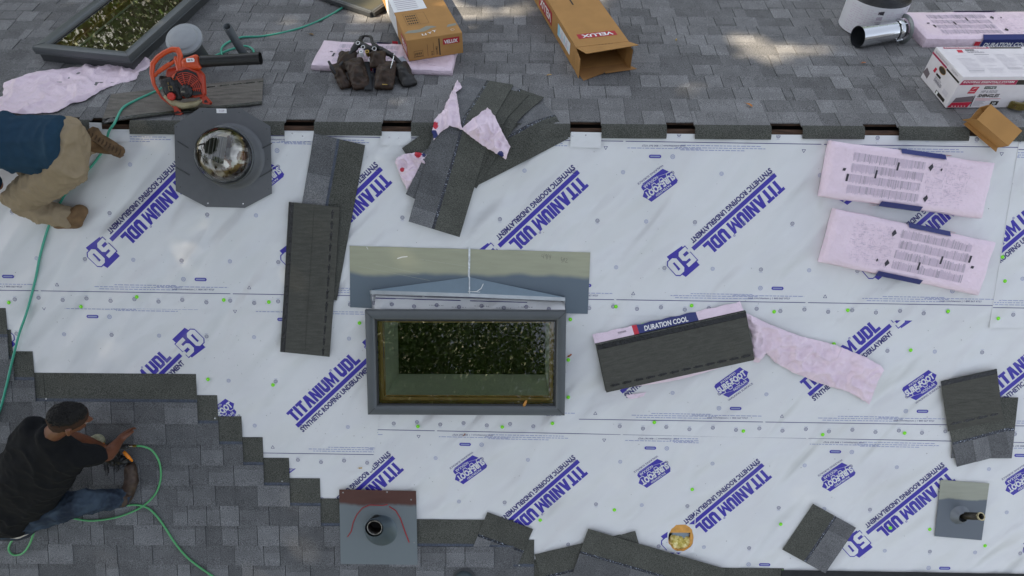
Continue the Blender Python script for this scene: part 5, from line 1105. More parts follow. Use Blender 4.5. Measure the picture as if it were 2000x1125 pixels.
hose('bright green air hose curling from the nail gun round the second worker',[(263,871,.10),(280,872,.09),(298,881,.06),(311,903,.035),(314,932,.025),(305,962,.025),(285,984,.025),(262,998,.028),(225,1011,.03),(175,1017,.03),(130,1010,.04),(95,1010,.06),(68,1024,.09),(42,1040,.06),(22,1058,.04),(17,1074,.03),(27,1084,.03),(45,1080,.03),(58,1062,.04),(66,1040,.08),(72,1024,.09),(110,1007,.06),(160,1001,.035),(220,992,.03),(262,986,.03),(288,992,.025),(306,1008,.025),(322,1030,.025),(340,1058,.025),(362,1085,.025),(390,1108,.025),(430,1135,.025)],.0065,M_GRN)
# ================================================================ ORGANIC SHAPES
def _ico():
    bm=bmesh.new(); bmesh.ops.create_icosphere(bm,subdivisions=2,radius=1); v=[x.co.copy() for x in bm.verts]; bm.free(); return v
ICO=_ico()
def organic(name,parts,vox,mats,parent,smooth=8,disp=None,matf=None,keep=None):
    """parts: lists of (centre, radius or (rx,ry,rz)[, matrix]); each list is hulled, all are fused to one skin"""
    bm=bmesh.new()
    for grp in parts:
        vs=[]
        for g in grp:
            c=Vector(g[0]); r=g[1]; r=(r,r,r) if isinstance(r,(int,float)) else r; M=g[2] if len(g)>2 else None
            for v in ICO:
                p=Vector((v.x*r[0],v.y*r[1],v.z*r[2])); 
                if M: p=M@p
                vs.append(bm.verts.new(c+p))
        res=bmesh.ops.convex_hull(bm,input=vs); bad=[e_ for e_ in res['geom_interior'] if isinstance(e_,bmesh.types.BMVert)]+[e_ for e_ in res['geom_unused'] if isinstance(e_,bmesh.types.BMVert)]
        bmesh.ops.delete(bm,geom=list(set(bad)),context='VERTS')
    me=bpy.data.meshes.new('t'); bm.to_mesh(me); bm.free()
    o=bpy.data.objects.new('t',me); COL.objects.link(o); r=o.modifiers.new('r','REMESH'); r.mode='VOXEL'; r.voxel_size=vox; r.use_smooth_shade=True
    s=o.modifiers.new('s','SMOOTH'); s.iterations=smooth; s.factor=.5
    dg=bpy.context.evaluated_depsgraph_get(); dg.update(); nm=bpy.data.meshes.new_from_object(o.evaluated_get(dg)); bpy.data.objects.remove(o)
    nm.name=name; nm.materials.clear()
    for m in (mats if isinstance(mats,(list,tuple)) else [mats]): nm.materials.append(m)
    if keep:
        bm=bmesh.new(); bm.from_mesh(nm); bmesh.ops.delete(bm,geom=[v for v in bm.verts if not keep(v.co)],context='VERTS'); bm.to_mesh(nm); bm.free(); nm.update()
    if disp:
        nn=[v.normal.copy() for v in nm.vertices]
        for v,n_ in zip(nm.vertices,nn): v.co=v.co+n_*disp(v.co)
    if matf:
        for p in nm.polygons: p.material_index=matf(p.center)
    nm.polygons.foreach_set('use_smooth',[True]*len(nm.polygons))
    ob=bpy.data.objects.new(name,nm); link(ob,parent); return ob
def ridge(p,f,seed,st=(1,1,1)): return 1-abs(noise.noise(Vector((p.x*f*st[0]+seed,p.y*f*st[1],p.z*f*st[2])))*2)
M_LEATH=mat('worn_brown_leather',hx('33251b'),rough=.5,spec=.3,var=.55,vscale=26,bump=.6,bscale=70,bdist=.004); M_LEATB=mat('black_leather',hx('1b1a19'),rough=.5,var=.3,bump=.4,bscale=90,bdist=.002)
M_STEEL=mat('bright_steel',(.8,.8,.8),rough=.2,metal=1); M_BRASS=mat('brass_buckle',hx('a98f4e'),rough=.3,metal=.9)
# ---- tool belt
cx,cy=uv(725,140,FAR); t=thing('tool_belt','dark brown leather tool belt with pouches heaped on the pink bundle','tool belt',FAR,(cx,cy,.016))
def J(px,py,h,fr=FAR): u_,v_=uv(px,py,fr,h+.016); return Vector((u_-cx,v_-cy,h))
def ld(f,a): return lambda p:a*ridge(p,f,3.3)*.6-a*.3
def pouch(tp,bt,wt,wb,ht,hb,m,seed):
    a=J(*tp,ht); b=J(*bt,hb); d=(b-a); sx=Vector((d.y,-d.x,0)).normalized()
    parts=[[(a+sx*wt,.014),(a-sx*wt,.014),(b+sx*wb,.018),(b-sx*wb,.018),((a+b)/2+Vector((0,0,.02)),.03)]]
    return organic('pouch',parts,.0055,m,t,3,lambda p:.006*(ridge(p,22,seed)-.5))
pouch((655,128),(675,168),.028,.022,.07,.022,M_LEATH,1); pouch((690,118),(706,169),.05,.045,.10,.024,M_LEATH,2); pouch((755,124),(750,170),.055,.045,.09,.026,M_LEATH,3); pouch((780,126),(800,164),.045,.035,.07,.02,M_LEATB,4); pouch((738,104),(738,128),.04,.035,.12,.09,M_LEATH,7); pouch((680,104),(672,134),.05,.04,.10,.06,M_LEATH,8)
organic('belt_band',[[(J(662,130,.08),.012),(J(690,98,.12),.016)],[(J(690,98,.12),.02),(J(700,84,.14),.022)],[(J(700,84,.13),.024),(J(722,96,.13),.022)],[(J(722,96,.12),.02),(J(735,92,.13),.018)],[(J(735,92,.12),.02),(J(765,108,.11),.018)],[(J(765,108,.11),.016),(J(788,130,.07),.016)],[(J(705,74,.13),.013),(J(712,70,.15),.012)],[(J(712,70,.15),.012),(J(724,72,.15),.012)],[(J(724,72,.15),.012),(J(730,88,.13),.014)],[(J(705,74,.13),.012),(J(703,84,.13),.014)]],.0055,M_LEATB,t,3,lambda p:.005*(ridge(p,24,5)-.5))
organic('strap',[[(J(715,122,.08)+Vector((-.02,0,0)),.006),(J(715,122,.08)+Vector((.02,0,0)),.006),(J(720,175,.018)+Vector((-.022,0,0)),.006),(J(720,175,.018)+Vector((.022,0,0)),.006)]],.004,mat('black_webbing',hx('1d1f22'),rough=.8,bump=.5,bscale=200),t,2)
def ring3(c,r_,rt,m,nm,tilt=0):
    mb=MB(); mb.tube([Matrix.Rotation(tilt,3,'X')@Vector((r_*math.cos(2*PI*k/20),r_*math.sin(2*PI*k/20),0)) for k in range(20)],rt,6,closed=True); o=mb.build(nm,[m],t,smooth=True); o.location=c; return o
for px,py,h,r_,rt,m in((699,84,.165,.012,.0025,M_STEEL),(709,92,.155,.012,.0025,M_STEEL),(731,95,.155,.013,.0022,M_STEEL),(724,117,.10,.014,.003,M_STEEL)): ring3(J(px,py,h),r_,rt,m,'grommet',.6)
for px,m in((706,M_WHITE),(718,M_BRASS)):
    mb=MB(); mb.lathe([(.0075,0),(.0075,.02),(.0135,.02),(.0135,-.02)],20,0); mb.lathe([(.0001,.006),(.0075,.006)],16,1); o=mb.build('socket',[m,M_BLACK],t,smooth=False); o.location=J(px,104,.135); o.rotation_euler=(R(25),0,0)
mb=MB(); p0,p1=J(763,134,.10),J(770,107,.16); mb.tube([p0,p1],.004,8); mb.tube([p1,p1+(p1-p0)*.06],.006,8); mb.build('hand_tool',[M_STEEL],t,smooth=True)
mb=MB(); p0,p1=J(655,144,.09),J(642,120,.13); mb.tube([p0,(p0+p1)/2,p1],[.007,.011,.008],8); mb.build('tool_handle',[M_BLACK],t,smooth=True)
mb=MB(); c=J(752,165,.062); mb.box((0,0,0),(.034,.018,.004),0); mb.box((0,0,.003),(.016,.012,.003),1); o=mb.build('buckle',[M_BRASS,M_LEATH],t); o.location=c; o.rotation_euler=(R(-35),0,-.1)
organic('rag',[[(J(780,118,.06),.016),(J(790,120,.05),.014),(J(787,113,.06),.01)]],.004,mat('grey_rag',hx('9fa5ad'),rough=.7),t,2,lambda p:.006*(ridge(p,40,2)-.4))
# ---- leaf blower
bp=Vector(uv(388,212,FAR,.0)).to_3d(); RB=Matrix(((1,0,0),(0,math.cos(R(28)),-math.sin(R(28))),(0,math.sin(R(28)),math.cos(R(28)))))
base=FAR@Vector((bp.x,bp.y,.03))
t=thing('leaf_blower','orange and black hand-held leaf blower standing on an upturned shingle','leaf blower',Matrix.Identity(4),base,0,rot=(RB@Matrix.Rotation(R(3),3,'Z')).to_4x4())
t.location=base
SB=1/298
def b(px,py,z=0): return Vector(((px-372)*SB,(200-py)*SB,z))
M_OR=mat('orange_plastic',hx('c84a1c'),rough=.38,var=.12,vscale=20,coat=.15); M_BLP=mat('black_plastic',hx('1b1b1b'),rough=.45,var=.2); M_TANK=mat('translucent_tank',hx('a79d7c'),rough=.35,var=.15); M_ORR=mat('red_orange_plastic',hx('b23a22'),rough=.4)
organic('fan_housing',[[(b(335,140,.02),.03),(b(375,135,.02),.03),(b(388,150,.02),.03),(b(388,180,.02),.025),(b(350,182,.02),.025),(b(325,165,.02),.025)]],.005,M_ORR,t,3)
organic('outlet_block',[[(b(368,126,.05),.028),(b(388,118,.05),.02),(b(391,134,.05),.02),(b(366,136,.05),.02)],[(b(352,118,.055),.016),(b(356,142,.055),.02)],[(b(356,142,.055),.018),(b(345,152,.055),.02)]],.005,M_OR,t,3)
organic('handle',[[(b(x0_,y0_,.055),r0_),(b(x1_,y1_,.055),r1_)] for (x0_,y0_,r0_),(x1_,y1_,r1_) in zip([(311,178,.010),(304,162,.012),(303,142,.015),(307,126,.016),(318,115,.016),(332,107,.016),(346,102,.017),(357,103,.018),(360,113,.017)],[(304,162,.012),(303,142,.015),(307,126,.016),(318,115,.016),(332,107,.016),(346,102,.017),(357,103,.018),(360,113,.017),(356,132,.018)])],.005,M_OR,t,4)
organic('throttle_arm',[[(b(313,142,.055),.012),(b(330,132,.055),.015),(b(348,122,.055),.012)],[(b(313,142,.055),.010),(b(308,146,.05),.012)]],.005,M_OR,t,3)
mb=MB(); mb.tube([b(397,125,.045),b(430,125,.042),b(470,124.5,.04),b(506,124,.038)],[.036,.034,.035,.038],24,0,1,False); mb.tube([b(506,124,.038),b(400,124,.04)],[.034,.030],24,0,1,False); mb.build('blow_tube',[M_BLP],t,smooth=True)
mb=MB(); mb.tube([b(338,128,.06),b(342,123,.062),b(347,120,.062)],.006,6); mb.build('throttle_trigger',[M_BLP],t,smooth=True)
organic('engine_cover',[[(b(318,152,.035),.02),(b(345,158,.045),.022),(b(346,186,.04),.022),(b(325,186,.03),.018)],[(b(322,158,.055),.02),(b(336,156,.06),.02),(b(338,174,.06),.018),(b(328,180,.055),.016)]],.005,M_BLP,t,2,lambda p:.003*(ridge(p,50,1)-.5))
mb=MB()
for k in range(5): mb.box(b(333+k*2.3,160+k*3,.086),(.004,.012,.006),k%2)
mb.tube([b(335,168,.088),b(342,168,.088),b(342,176,.088),b(336,176,.088),b(335,168,.088)],.0016,5,1); mb.tube([b(345,155,.07),b(349,150,.075),b(352,146,.08)],.006,6,0); mb.build('carburettor',[M_BLP,mat('dull_brass_part',hx('9a8355'),rough=.4,metal=.7)],t)
# cooling grille: dark backing and bowed slats
mb=MB(); mb.poly([b(352,143,.0745),b(372,139,.0745),b(388,146,.0745),b(394,165,.0745),b(393,184,.0745),b(378,186,.0745),b(352,170,.0745)][::-1]); mb.build('grille_backing',[M_BLACK],t)
mb=MB(); c0=b(366,176,.076)
for r_ in(.045,.057,.069,.081,.093,.105): 
    pts=[c0+Vector((r_*math.cos(a_),r_*math.sin(a_),.0)) for a_ in [R(-8+i*8) for i in range(18)]]; pts=[p for p in pts if b(350,0).x<p.x<b(396,0).x and p.y<b(0,141).y and p.y>b(0,188).y]
    if len(pts)>1: mb.tube(pts,.0028,6)
for a_ in(5,35,65,95,122): mb.tube([c0+Vector((.03*math.cos(R(a_)),.03*math.sin(R(a_)),.001)),c0+Vector((.1*math.cos(R(a_)),.1*math.sin(R(a_)),.001))],.003,6)
mb.tube([b(350,142,.074),b(372,137,.074),b(390,145,.074),b(397,165,.074),b(396,187,.074),b(378,189,.074)],.005,8)
mb.build('cooling_grille',[M_ORR],t,smooth=True)
mb=MB(); Ms=Matrix.Translation(b(366,178,.07)); mb.lathe([(.040,0),(.038,.012),(.026,.018),(.022,.024),(.0001,.026)],28,0,1,Ms)
for k in range(8): mb.box((0,0,0),(.004,.018,.004),1,1,Ms@Matrix.Rotation(k*PI/4,4,'Z')@Matrix.Translation((0,.03,.016)))
mb.build('recoil_starter',[M_BLP,M_BLACK],t,auto=40)
mb=MB(); put_text(mb,'STIHL',b(359,181).x,b(0,181).y,.024,.010,.1,.0975,0,.02); mb.build('starter_lettering',[mat('worn_grey_letters',hx('a7a08e'))],t)
organic('fuel_tank',[[(b(322,186,.045),.016),(b(335,197,.05),.022)],[(b(335,197,.05),.022),(b(352,203,.05),.022)],[(b(352,203,.05),.022),(b(375,201,.05),.02)],[(b(375,201,.05),.02),(b(390,194,.045),.012)]],.005,M_TANK,t,3)
mb=MB(); mb.lathe([(.022,0),(.022,.018),(.018,.022),(.0001,.023)],20,0,1,Matrix.Translation(b(337,186,.07))); 
for k in range(10): mb.box((.022*math.cos(k*.628),.022*math.sin(k*.628),.01),(.005,.005,.016),0,1,Matrix.Translation(b(337,186,.07)))
mb.build('fuel_cap',[mat('red_cap',hx('c43326'),rough=.4)],t)
for px,py in((343,213),(398,196)):
    mb=MB(); q=b(px,py,.055); mb.prism([(-.022,.03),(-.006,.034),(.028,-.012),(.016,-.024),(-.022,-.016)],-.02,.012,0); mb.prism([(-.010,.0),(.004,.006),(.014,-.012),(-.010,-.012)],.0122,.0128,1); mb.build('foot',[M_ORR,M_BLACK],t,bevel=.002,M=Matrix.Translation(q))
mb=MB(); mb.prism([(-.024,-.012),(.022,-.012),(.026,0),(.02,.012),(-.022,.012),(-.026,0)],0,.002,0); put_text(mb,'BG 55',-.016,-.006,.03,.012,0,.0026,1,.03); mb.build('badge',[M_WHITE,M_DKP],t,M=Matrix.Translation(b(381.5,123.5,.082)))
organic('frame_arm',[[(b(306,168,.05),.008),(b(314,186,.05),.008)],[(b(314,186,.05),.008),(b(335,203,.05),.010)],[(b(335,203,.05),.010),(b(343,212,.05),.012)],[(b(388,190,.05),.010),(b(398,196,.05),.012)]],.004,M_ORR,t,2)
# ================================================================ WORKERS
def person(label,px,py):
    u_,v_=uv(px,py); t=thing('person',label,'person',NEAR,(u_,v_,.012)); 
    def P(a,b_,h): x,y=uv(a,b_,NEAR,h+.012); return Vector((x-u_,y-v_,h))
    return t,P
M_SKIN=mat('brown_skin',hx('623a26'),rough=.5,var=.12,vscale=12); M_SKINB=mat('tan_skin',hx('9a6243'),rough=.5,var=.12,vscale=12)
M_HAIR=mat('black_hair',hx('0d0b0a'),rough=.6,spec=.25,bump=.8,bscale=160,bdist=.003); M_FADE=mat('cropped_hair',hx('35251c'),rough=.9,spec=.2,speck=.2,sscale=500)
def limb(*pts): return [[pts[i],pts[i+1]] for i in range(len(pts)-1)]
def hand(P0,wr,dirv,side,spread,curl,up):
    """palm, four unequal bent fingers and a thumb leaving the side of the palm"""
    d=dirv.normalized(); s=side.normalized(); n=up.normalized(); parts=[[(wr,(.026,.026,.02)),(wr+d*.03+s*.022,.015),(wr+d*.03-s*.022,.015),(wr+d*.085+s*.030,.012),(wr+d*.085-s*.030,.012)]]
    for k,(o_,l_) in enumerate(((.029,.068),(.010,.078),(-.010,.074),(-.028,.058))):
        a=wr+d*.088+s*o_; b_=a+(d*math.cos(curl*.5)-n*math.sin(curl*.5)+s*o_*spread).normalized()*l_*.5; c_=b_+(d*math.cos(curl*1.2)-n*math.sin(curl*1.2)).normalized()*l_*.32; e_=c_+(d*math.cos(curl*1.9)-n*math.sin(curl*1.9)).normalized()*l_*.25
        parts+=limb((a,.0098),(b_,.009),(c_,.0083),(e_,.0075))
    a=wr+d*.025+s*.026; b_=a+(s*.8+d*.6-n*.3).normalized()*.036; c_=b_+(s*.3+d*.9-n*.4).normalized()*.03; parts+=limb((a,.012),(b_,.0105),(c_,.009))
    return parts
def head_parts(c,fw,upv,sc_=1.0):
    f=fw.normalized(); u=(upv-f*upv.dot(f)).normalized(); r=f.cross(u); M=Matrix((r,f,u)).transposed()  # x right,y forward,z up
    L=lambda x,y,z:c+M@Vector((x,y,z))*sc_
    parts=[[(L(0,-.015,.03),(.074,.092,.085),M),(L(0,.02,.035),(.068,.07,.07),M)],[(L(0,.035,-.01),(.058,.055,.06),M),(L(0,.055,-.075),(.030,.026,.022),M),(L(0,.01,-.055),(.052,.04,.035),M)],
      [(L(0,.088,.005),.010),(L(0,.108,-.022),.0105),(L(.010,.094,-.028),.007),(L(-.010,.094,-.028),.007)],
      [(L(-.018,.080,-.052),.008),(L(.018,.080,-.052),.008)],[(L(-.016,.079,-.061),.0075),(L(.016,.079,-.061),.0075)],
      [(L(-.034,.074,.022),.011),(L(-.014,.082,.022),.009)],[(L(.034,.074,.022),.011),(L(.014,.082,.022),.009)]]
    for s_ in(-1,1): parts.append([(L(s_*.077,-.012,.012),(.008,.016,.02),M),(L(s_*.079,-.006,-.022),(.007,.012,.012),M)])
    return parts,L,M
# ---- second worker: black shirt, jeans, sitting low with a nail gun
t,P=person('worker in a black t-shirt and jeans crouching with a nail gun at the lower left',60,1010)
hc=P(134,820,.74); fw=Vector((.72,-.08,-.68)); upv=Vector((.40,.74,.55))
hp,HL,HM=head_parts(hc,fw,upv,1.02)
sR=P(143,893,.58); sL=P(66,838,.62); nb=P(98,850,.66); pel=P(28,1000,.20); wst=P(34,985,.28)
eR=P(211,888,.34); wR=P(232,862,.20); eL=P(150,858,.36); wL=P(196,872,.14)
body=hp+[[(nb,.052),(HL(0,-.03,-.07),.052)],[(HL(0,-.03,-.07),.052),(HL(0,-.01,-.02),.06)]]
body+=[[(sR,.055),(sL,.055),(nb+Vector((-.02,-.02,-.03)),.05),(wst+Vector((-.07,-.04,-.03)),.07),(wst+Vector((.06,.0,-.03)),.07)],[(wst+Vector((0,0,-.03)),.09),(pel+Vector((0,0,-.03)),.10)]]
body+=limb((sR,.058),((sR+eR)/2,.050),(eR,.040),((eR*.6+wR*.4),.039),(wR,.026))+limb((sL,.055),(eL,.042),(eL*.6+wL*.4,.040),(wL,.027))
dR=(wR-eR).normalized(); dL=(wL-eL).normalized(); Zv=Vector((0,0,1))
body+=hand(P,wR,dR,dR.cross(Zv),.2,1.15,Zv)+hand(P,wL,dL,dL.cross(Zv)*-1,.2,.9,Zv)
organic('body',body,.0052,M_SKIN,t,4)
# hair: cap over the crown, cropped sides
iM=HM.inverted(); hl=lambda p:(iM@(p-hc))/1.02
sk_=lambda g:[[(HL(0,-.015,.03),(.0755+g,.0938+g,.0867+g),HM),(HL(0,.02,.035),(.069+g,.0714+g,.0714+g),HM)]]
organic('hair',sk_(.0055),.0035,M_HAIR,t,2,lambda p:.006*(ridge(p,120,2)-.3)-(.0035 if hl(p).z<.072+.25*hl(p).y else 0),keep=lambda p:hl(p).z>.060+.25*hl(p).y+.010*noise.noise(p*90))
organic('cropped_hair',sk_(.0022)+[[(HL(0,-.045,-.012),(.062,.052,.05),HM)]],.004,M_FADE,t,2,keep=lambda p:hl(p).z>-.055+.9*max(0,hl(p).y+.035) and hl(p).z<.075+.3*hl(p).y)
mb=MB()
for s_ in(-1,1):
    c_=HL(s_*.031,.0735,.006); mb.lathe([(math.sin(PI*k/8)*.0105,math.cos(PI*k/8)*.0105) for k in range(9)],12,0,1,Matrix.Translation(c_)); c2=HL(s_*.031,.0795,.004); mb.lathe([(math.sin(PI*k/6)*.0045,math.cos(PI*k/6)*.0045) for k in range(7)],10,1,1,Matrix.Translation(c2))
mb.build('eyes',[mat('eye_white',(.25,.2,.17),rough=.4),M_BLACK],t,smooth=True)
def fold(f,a,seed,st=(1,1,1)): return lambda p:a*(ridge(p,f,seed,st)**2-.35)+a*.5*(ridge(p,f*2.4,seed+4,st)-.5)
M_BSH=mat('black_cotton',hx('17181a'),rough=.95,spec=.15,var=.1,vscale=30,bump=.2,bscale=300)
shR=sR+(eR-sR)*.62; shL=sL+(eL-sL)*.6
organic('shirt',[[(sR,.078),(sL,.080),(nb+Vector((-.02,-.04,-.01)),.075),(wst+Vector((-.12,-.05,.0)),.115),(wst+Vector((.09,.01,.0)),.125),(P(50,900,.52),.13)],[(wst,.145),(P(25,1005,.22),.150)]]+[[(nb,.078),(nb+Vector((.015,.0,.02)),.062)]]+limb((sR,.074),(shR,.066))+limb((sL,.072),(shL,.064)),.008,M_BSH,t,5,fold(7,.014,2,(1,.8,.6)))
# waistband, skin, jeans
organic('underwear_band',[[(P(10,1018,.19),(.155,.11,.10)),(P(30,1022,.17),(.15,.10,.10))]],.007,mat('white_elastic',hx('b9b4ad'),rough=.8),t,3)
M_JEAN=mat('blue_denim',hx('2c3440'),rough=.95,spec=.1,var=.22,vscale=9,col2=hx('3b4652'),bump=.3,bscale=300,bdist=.001)
hR=P(48,1008,.18); kR=P(158,982,.26); aR=P(234,974,.10); hL=P(20,985,.15); kL=P(100,935,.16)
organic('jeans',[[(P(0,1018,.16),.12),(P(34,1014,.15),.125),(P(30,985,.14),.11)]]+limb((hR,.115),(hR*.5+kR*.5,.098),(kR,.085))+limb((kR,.082),(kR*.4+aR*.6,.066),(aR,.060))+limb((hL,.10),(kL,.075))+limb((kL,.07),(P(60,962,.08),.06)),.008,M_JEAN,t,5,fold(12,.013,6,(.7,1,1)))
organic('belt',[[(P(6,1030,.185),(.15,.09,.075)),(P(30,1031,.165),(.14,.085,.07))]],.007,mat('dark_belt',hx('1c2230'),rough=.8),t,3)
mb=MB(); 
for p_ in((170,962,.33),(182,968,.30),(155,975,.34)): 
    pass
M_BOOT=mat('dirty_brown_boot',hx('3b2c22'),rough=.6,var=.4,vscale=24,bump=.4,bscale=60,bdist=.003)
organic('boot',[[(P(238,976,.10),.050),(P(246,966,.05),.046)],[(P(246,970,.045),.044),(P(257,940,.05),.044)],[(P(257,940,.045),.044),(P(255,914,.04),.038)]],.006,M_BOOT,t,3,lambda p:.004*(ridge(p,30,3)-.5))
organic('boot',[[(P(112,950,.10),.042),(P(127,938,.09),.040)],[(P(95,955,.06),.045),(P(112,950,.09),.042)]],.006,M_BOOT,t,3,lambda p:.004*(ridge(p,30,7)-.5))
# nail gun in his hands
g=thing('nail_gun','black and orange coil nail gun held down to the shingles','nail gun',NEAR,(*uv(215,875,NEAR,.05),.014),R(2)); gx,gy=uv(215,875,NEAR,.05)
def Q(a,b_,h): x,y=uv(a,b_,NEAR,h+.014); return g.matrix_world.inverted()@(NEAR@Vector((x,y,h+.014)))
mb=MB(); mb.lathe([(.034,0),(.036,.01),(.036,.09),(.030,.11),(.0001,.112)],24,0,1,Matrix.Translation(Q(220,872,.02))); mb.build('cylinder',[M_BLP],g,auto=40)
organic('grip',[[(Q(222,870,.11),.018),(Q(246,873,.11),.017)],[(Q(224,874,.05),.02),(Q(222,870,.1),.02)]],.004,M_BLP,g,2)
mb=MB(); mb.lathe([(.045,0),(.047,.006),(.047,.034),(.042,.04),(.0001,.041)],24,0,1,Matrix.Translation(Q(193,860,.05))); mb.build('magazine',[mat('grey_magazine',hx('8b8a72'),rough=.5,var=.3,vscale=60)],g,auto=40)
mb=MB(); mb.box((0,0,0),(.045,.03,.03),0,1,Matrix.Translation(Q(196,871,.10))@Matrix.Rotation(.1,4,'Z')); mb.build('magazine_door',[mat('orange_housing',hx('e0821c'),rough=.4)],g,bevel=.004)
mb=MB(); a_=Q(241,882,.10); b_=Q(259,901,.08); mb.tube([a_,(a_+b_)/2,b_],[.010,.012,.006],8); mb.build('trigger_guard',[mat('orange_housing',hx('e0821c'))],g,smooth=True)
mb=MB(); a_=Q(246,871,.105); b_=Q(266,871,.10); mb.tube([a_,a_+(b_-a_)*.3],.013,12,1); mb.tube([a_+(b_-a_)*.3,a_+(b_-a_)*.7],.008,10,0); mb.tube([a_+(b_-a_)*.7,b_],.0085,10,2); mb.build('air_coupling',[M_STEEL,M_BLP,M_BRASS],g,smooth=False)
mb=MB(); rn=random.Random(5)
for k in range(40):
    x=203+(k%26)*1.6+rn.uniform(-1,1); y=903+6*math.sin(k*.5)+ (9 if 2<k<7 else 0)+rn.uniform(-3,3); c_=Q(x,y,.02+.008*math.sin(k)); mb.tube([c_,c_+Vector((.004,-.03,.012))],.0022,4,0); mb.tube([c_+Vector((.004,-.03,.012)),c_+Vector((.004,-.032,.012))],.0045,6,1)
organic('gun_body',[[(Q(203,893,.05),.022),(Q(226,900,.05),.028),(Q(246,898,.06),.022)],[(Q(226,900,.05),.022),(Q(222,876,.09),.03)]],.005,M_BLP,g,2,lambda p:.010*(ridge(p,45,2)-.5))
mb.build('hanging_nails',[M_BLACK,M_STEEL],g)
# ---- first worker: navy shirt, khaki trousers, kneeling head down at the left edge
t,P=person('worker in navy shirt and khaki trousers kneeling at the left edge',120,350)
pel=P(118,296,.40); chest=P(-60,272,.36); sN=P(-85,215,.36); sS=P(-85,335,.36); nb=P(-120,272,.36); hc=P(-165,275,.26)
hp,HL,HM=head_parts(hc,Vector((-.55,0,-.8)),Vector((-.8,0,.5)))
eN=P(-70,190,.16); wN=P(-110,170,.04); eS=P(-10,360,.18); wS=P(-60,380,.05)
body=hp+[[(nb,.06),(HL(0,-.03,-.06),.055)],[(sN,.06),(sS,.06),(chest,.08),(nb,.07)],[(chest,.09),(P(60,280,.37),.09)],[(P(60,280,.37),(.09,.12,.10)),(P(122,285,.38),(.07,.13,.115))]]
body+=limb((sN,.06),(eN,.043),(wN,.028))+limb((sS,.06),(eS,.043),(wS,.028))
body+=hand(P,wN,Vector((-1,.3,0)),Vector((0,1,0)),.3,.2,Zv)+hand(P,wS,Vector((-1,-.1,0)),Vector((0,-1,0)),.3,.2,Zv)
kS=P(34,388,.09); aS=P(132,424,.07); kN=P(60,330,.09); aN=P(172,283,.09)
organic('body',body,.0062,M_SKINB,t,4)
organic('hair',[[(HL(0,-.03,.045),(.080,.09,.07),HM),(HL(0,.02,.07),(.066,.06,.04),HM)]],.005,M_HAIR,t,2)
M_NSH=mat('navy_cotton',hx('263d50'),rough=.95,spec=.1,var=.08,vscale=25,bump=.2,bscale=300)
organic('shirt',[[(sN,.085),(sS,.085),(chest,.14)],[(chest,.148),(P(45,280,.40),(.12,.165,.13))],[(P(45,280,.40),(.12,.168,.13)),(P(98,281,.405),(.08,.162,.138))],[(P(98,281,.405),(.08,.166,.142)),(P(122,274,.415),(.05,.135,.146))]]+limb((sN,.08),(eN*.5+sN*.5,.075))+limb((sS,.08),(eS*.7+sS*.3,.078)),.008,M_NSH,t,5,fold(6,.021,3,(.9,.3,.5)))
M_KH=mat('khaki_cotton',hx('8f8069'),rough=.9,spec=.2,var=.08,vscale=14,bump=.25,bscale=260,bdist=.001)
hS=P(118,326,.38)
organic('trousers',[[(P(138,266,.38),(.080,.105,.12)),(P(130,322,.37),(.085,.105,.125)),(P(140,298,.36),(.085,.15,.11))]]+limb((P(128,326,.36),.115),(P(80,362,.24),.108),(P(40,388,.12),.088))+limb((kS,.080),(P(75,412,.085),.077),(P(122,423,.075),.066))+[[(P(122,423,.075),(.05,.072,.06)),(P(128,425,.07),(.05,.075,.062))]]+limb((P(130,272,.33),.10),(P(90,310,.2),.095),(kN,.08))+limb((kN,.075),(P(110,310,.08),.066),(P(168,284,.085),.056)),.008,M_KH,t,4,fold(8,.016,8,(1.3,.8,1)))
M_BT=mat('tan_work_boot',hx('6b5236'),rough=.8,var=.25,vscale=30,bump=.5,bscale=90,bdist=.003)
# boot with its sole turned up
organic('boot',[[(P(172,268,.14),.036),(P(182,284,.08),.045)],[(P(182,284,.08),.044),(P(222,290,.055),.04)],[(P(222,290,.05),.04),(P(233,294,.045),.034)]],.006,M_BT,t,3)
sole=[(172,252),(181,247),(192,250),(200,262),(214,270),(229,279),(240,291),(242,303),(234,308),(220,303),(204,291),(190,280),(175,272),(167,264)]
mb=MB(); S0=[P(x,y,.175-.0013*(x-170)) for x,y in sole]; c_=sum(S0,Vector())/len(S0); S1=[c_+(p-c_)*.96+Vector((-.012,-.006,-.028)) for p in S0]; n=len(S0)
mb.add([tuple(p) for p in S0]+[tuple(p) for p in S1],[tuple(range(n-1,-1,-1))]+[(i,(i+1)%n,n+(i+1)%n,n+i) for i in range(n)],0)
for k in range(10):
    f=k/9; a_=S0[0].lerp(S0[6],f*.9+.05); b_=S0[13].lerp(S0[8],f*.9+.05); mb.tube([a_.lerp(b_,.18)+Vector((0,0,.001)),a_.lerp(b_,.5)+Vector((.006,0,.002)),a_.lerp(b_,.82)+Vector((0,0,.001))],.0024,5,1)
mb.build('boot_sole',[mat('worn_tan_sole',hx('5f4930'),rough=.85,var=.35,vscale=22,bump=.7,bscale=70,bdist=.004),mat('dark_tread',hx('463524'),rough=.9)],t,auto=30)
organic('boot',[[(P(122,424,.075),.052),(P(138,425,.05),.048)],[(P(138,425,.05),.046),(P(156,412,.045),.042)],[(P(112,438,.035),.03),(P(150,436,.035),.034)],[(P(150,432,.035),.034),(P(160,412,.04),.036)]],.006,M_BT,t,3,lambda p:.003*(ridge(p,26,4)-.5))
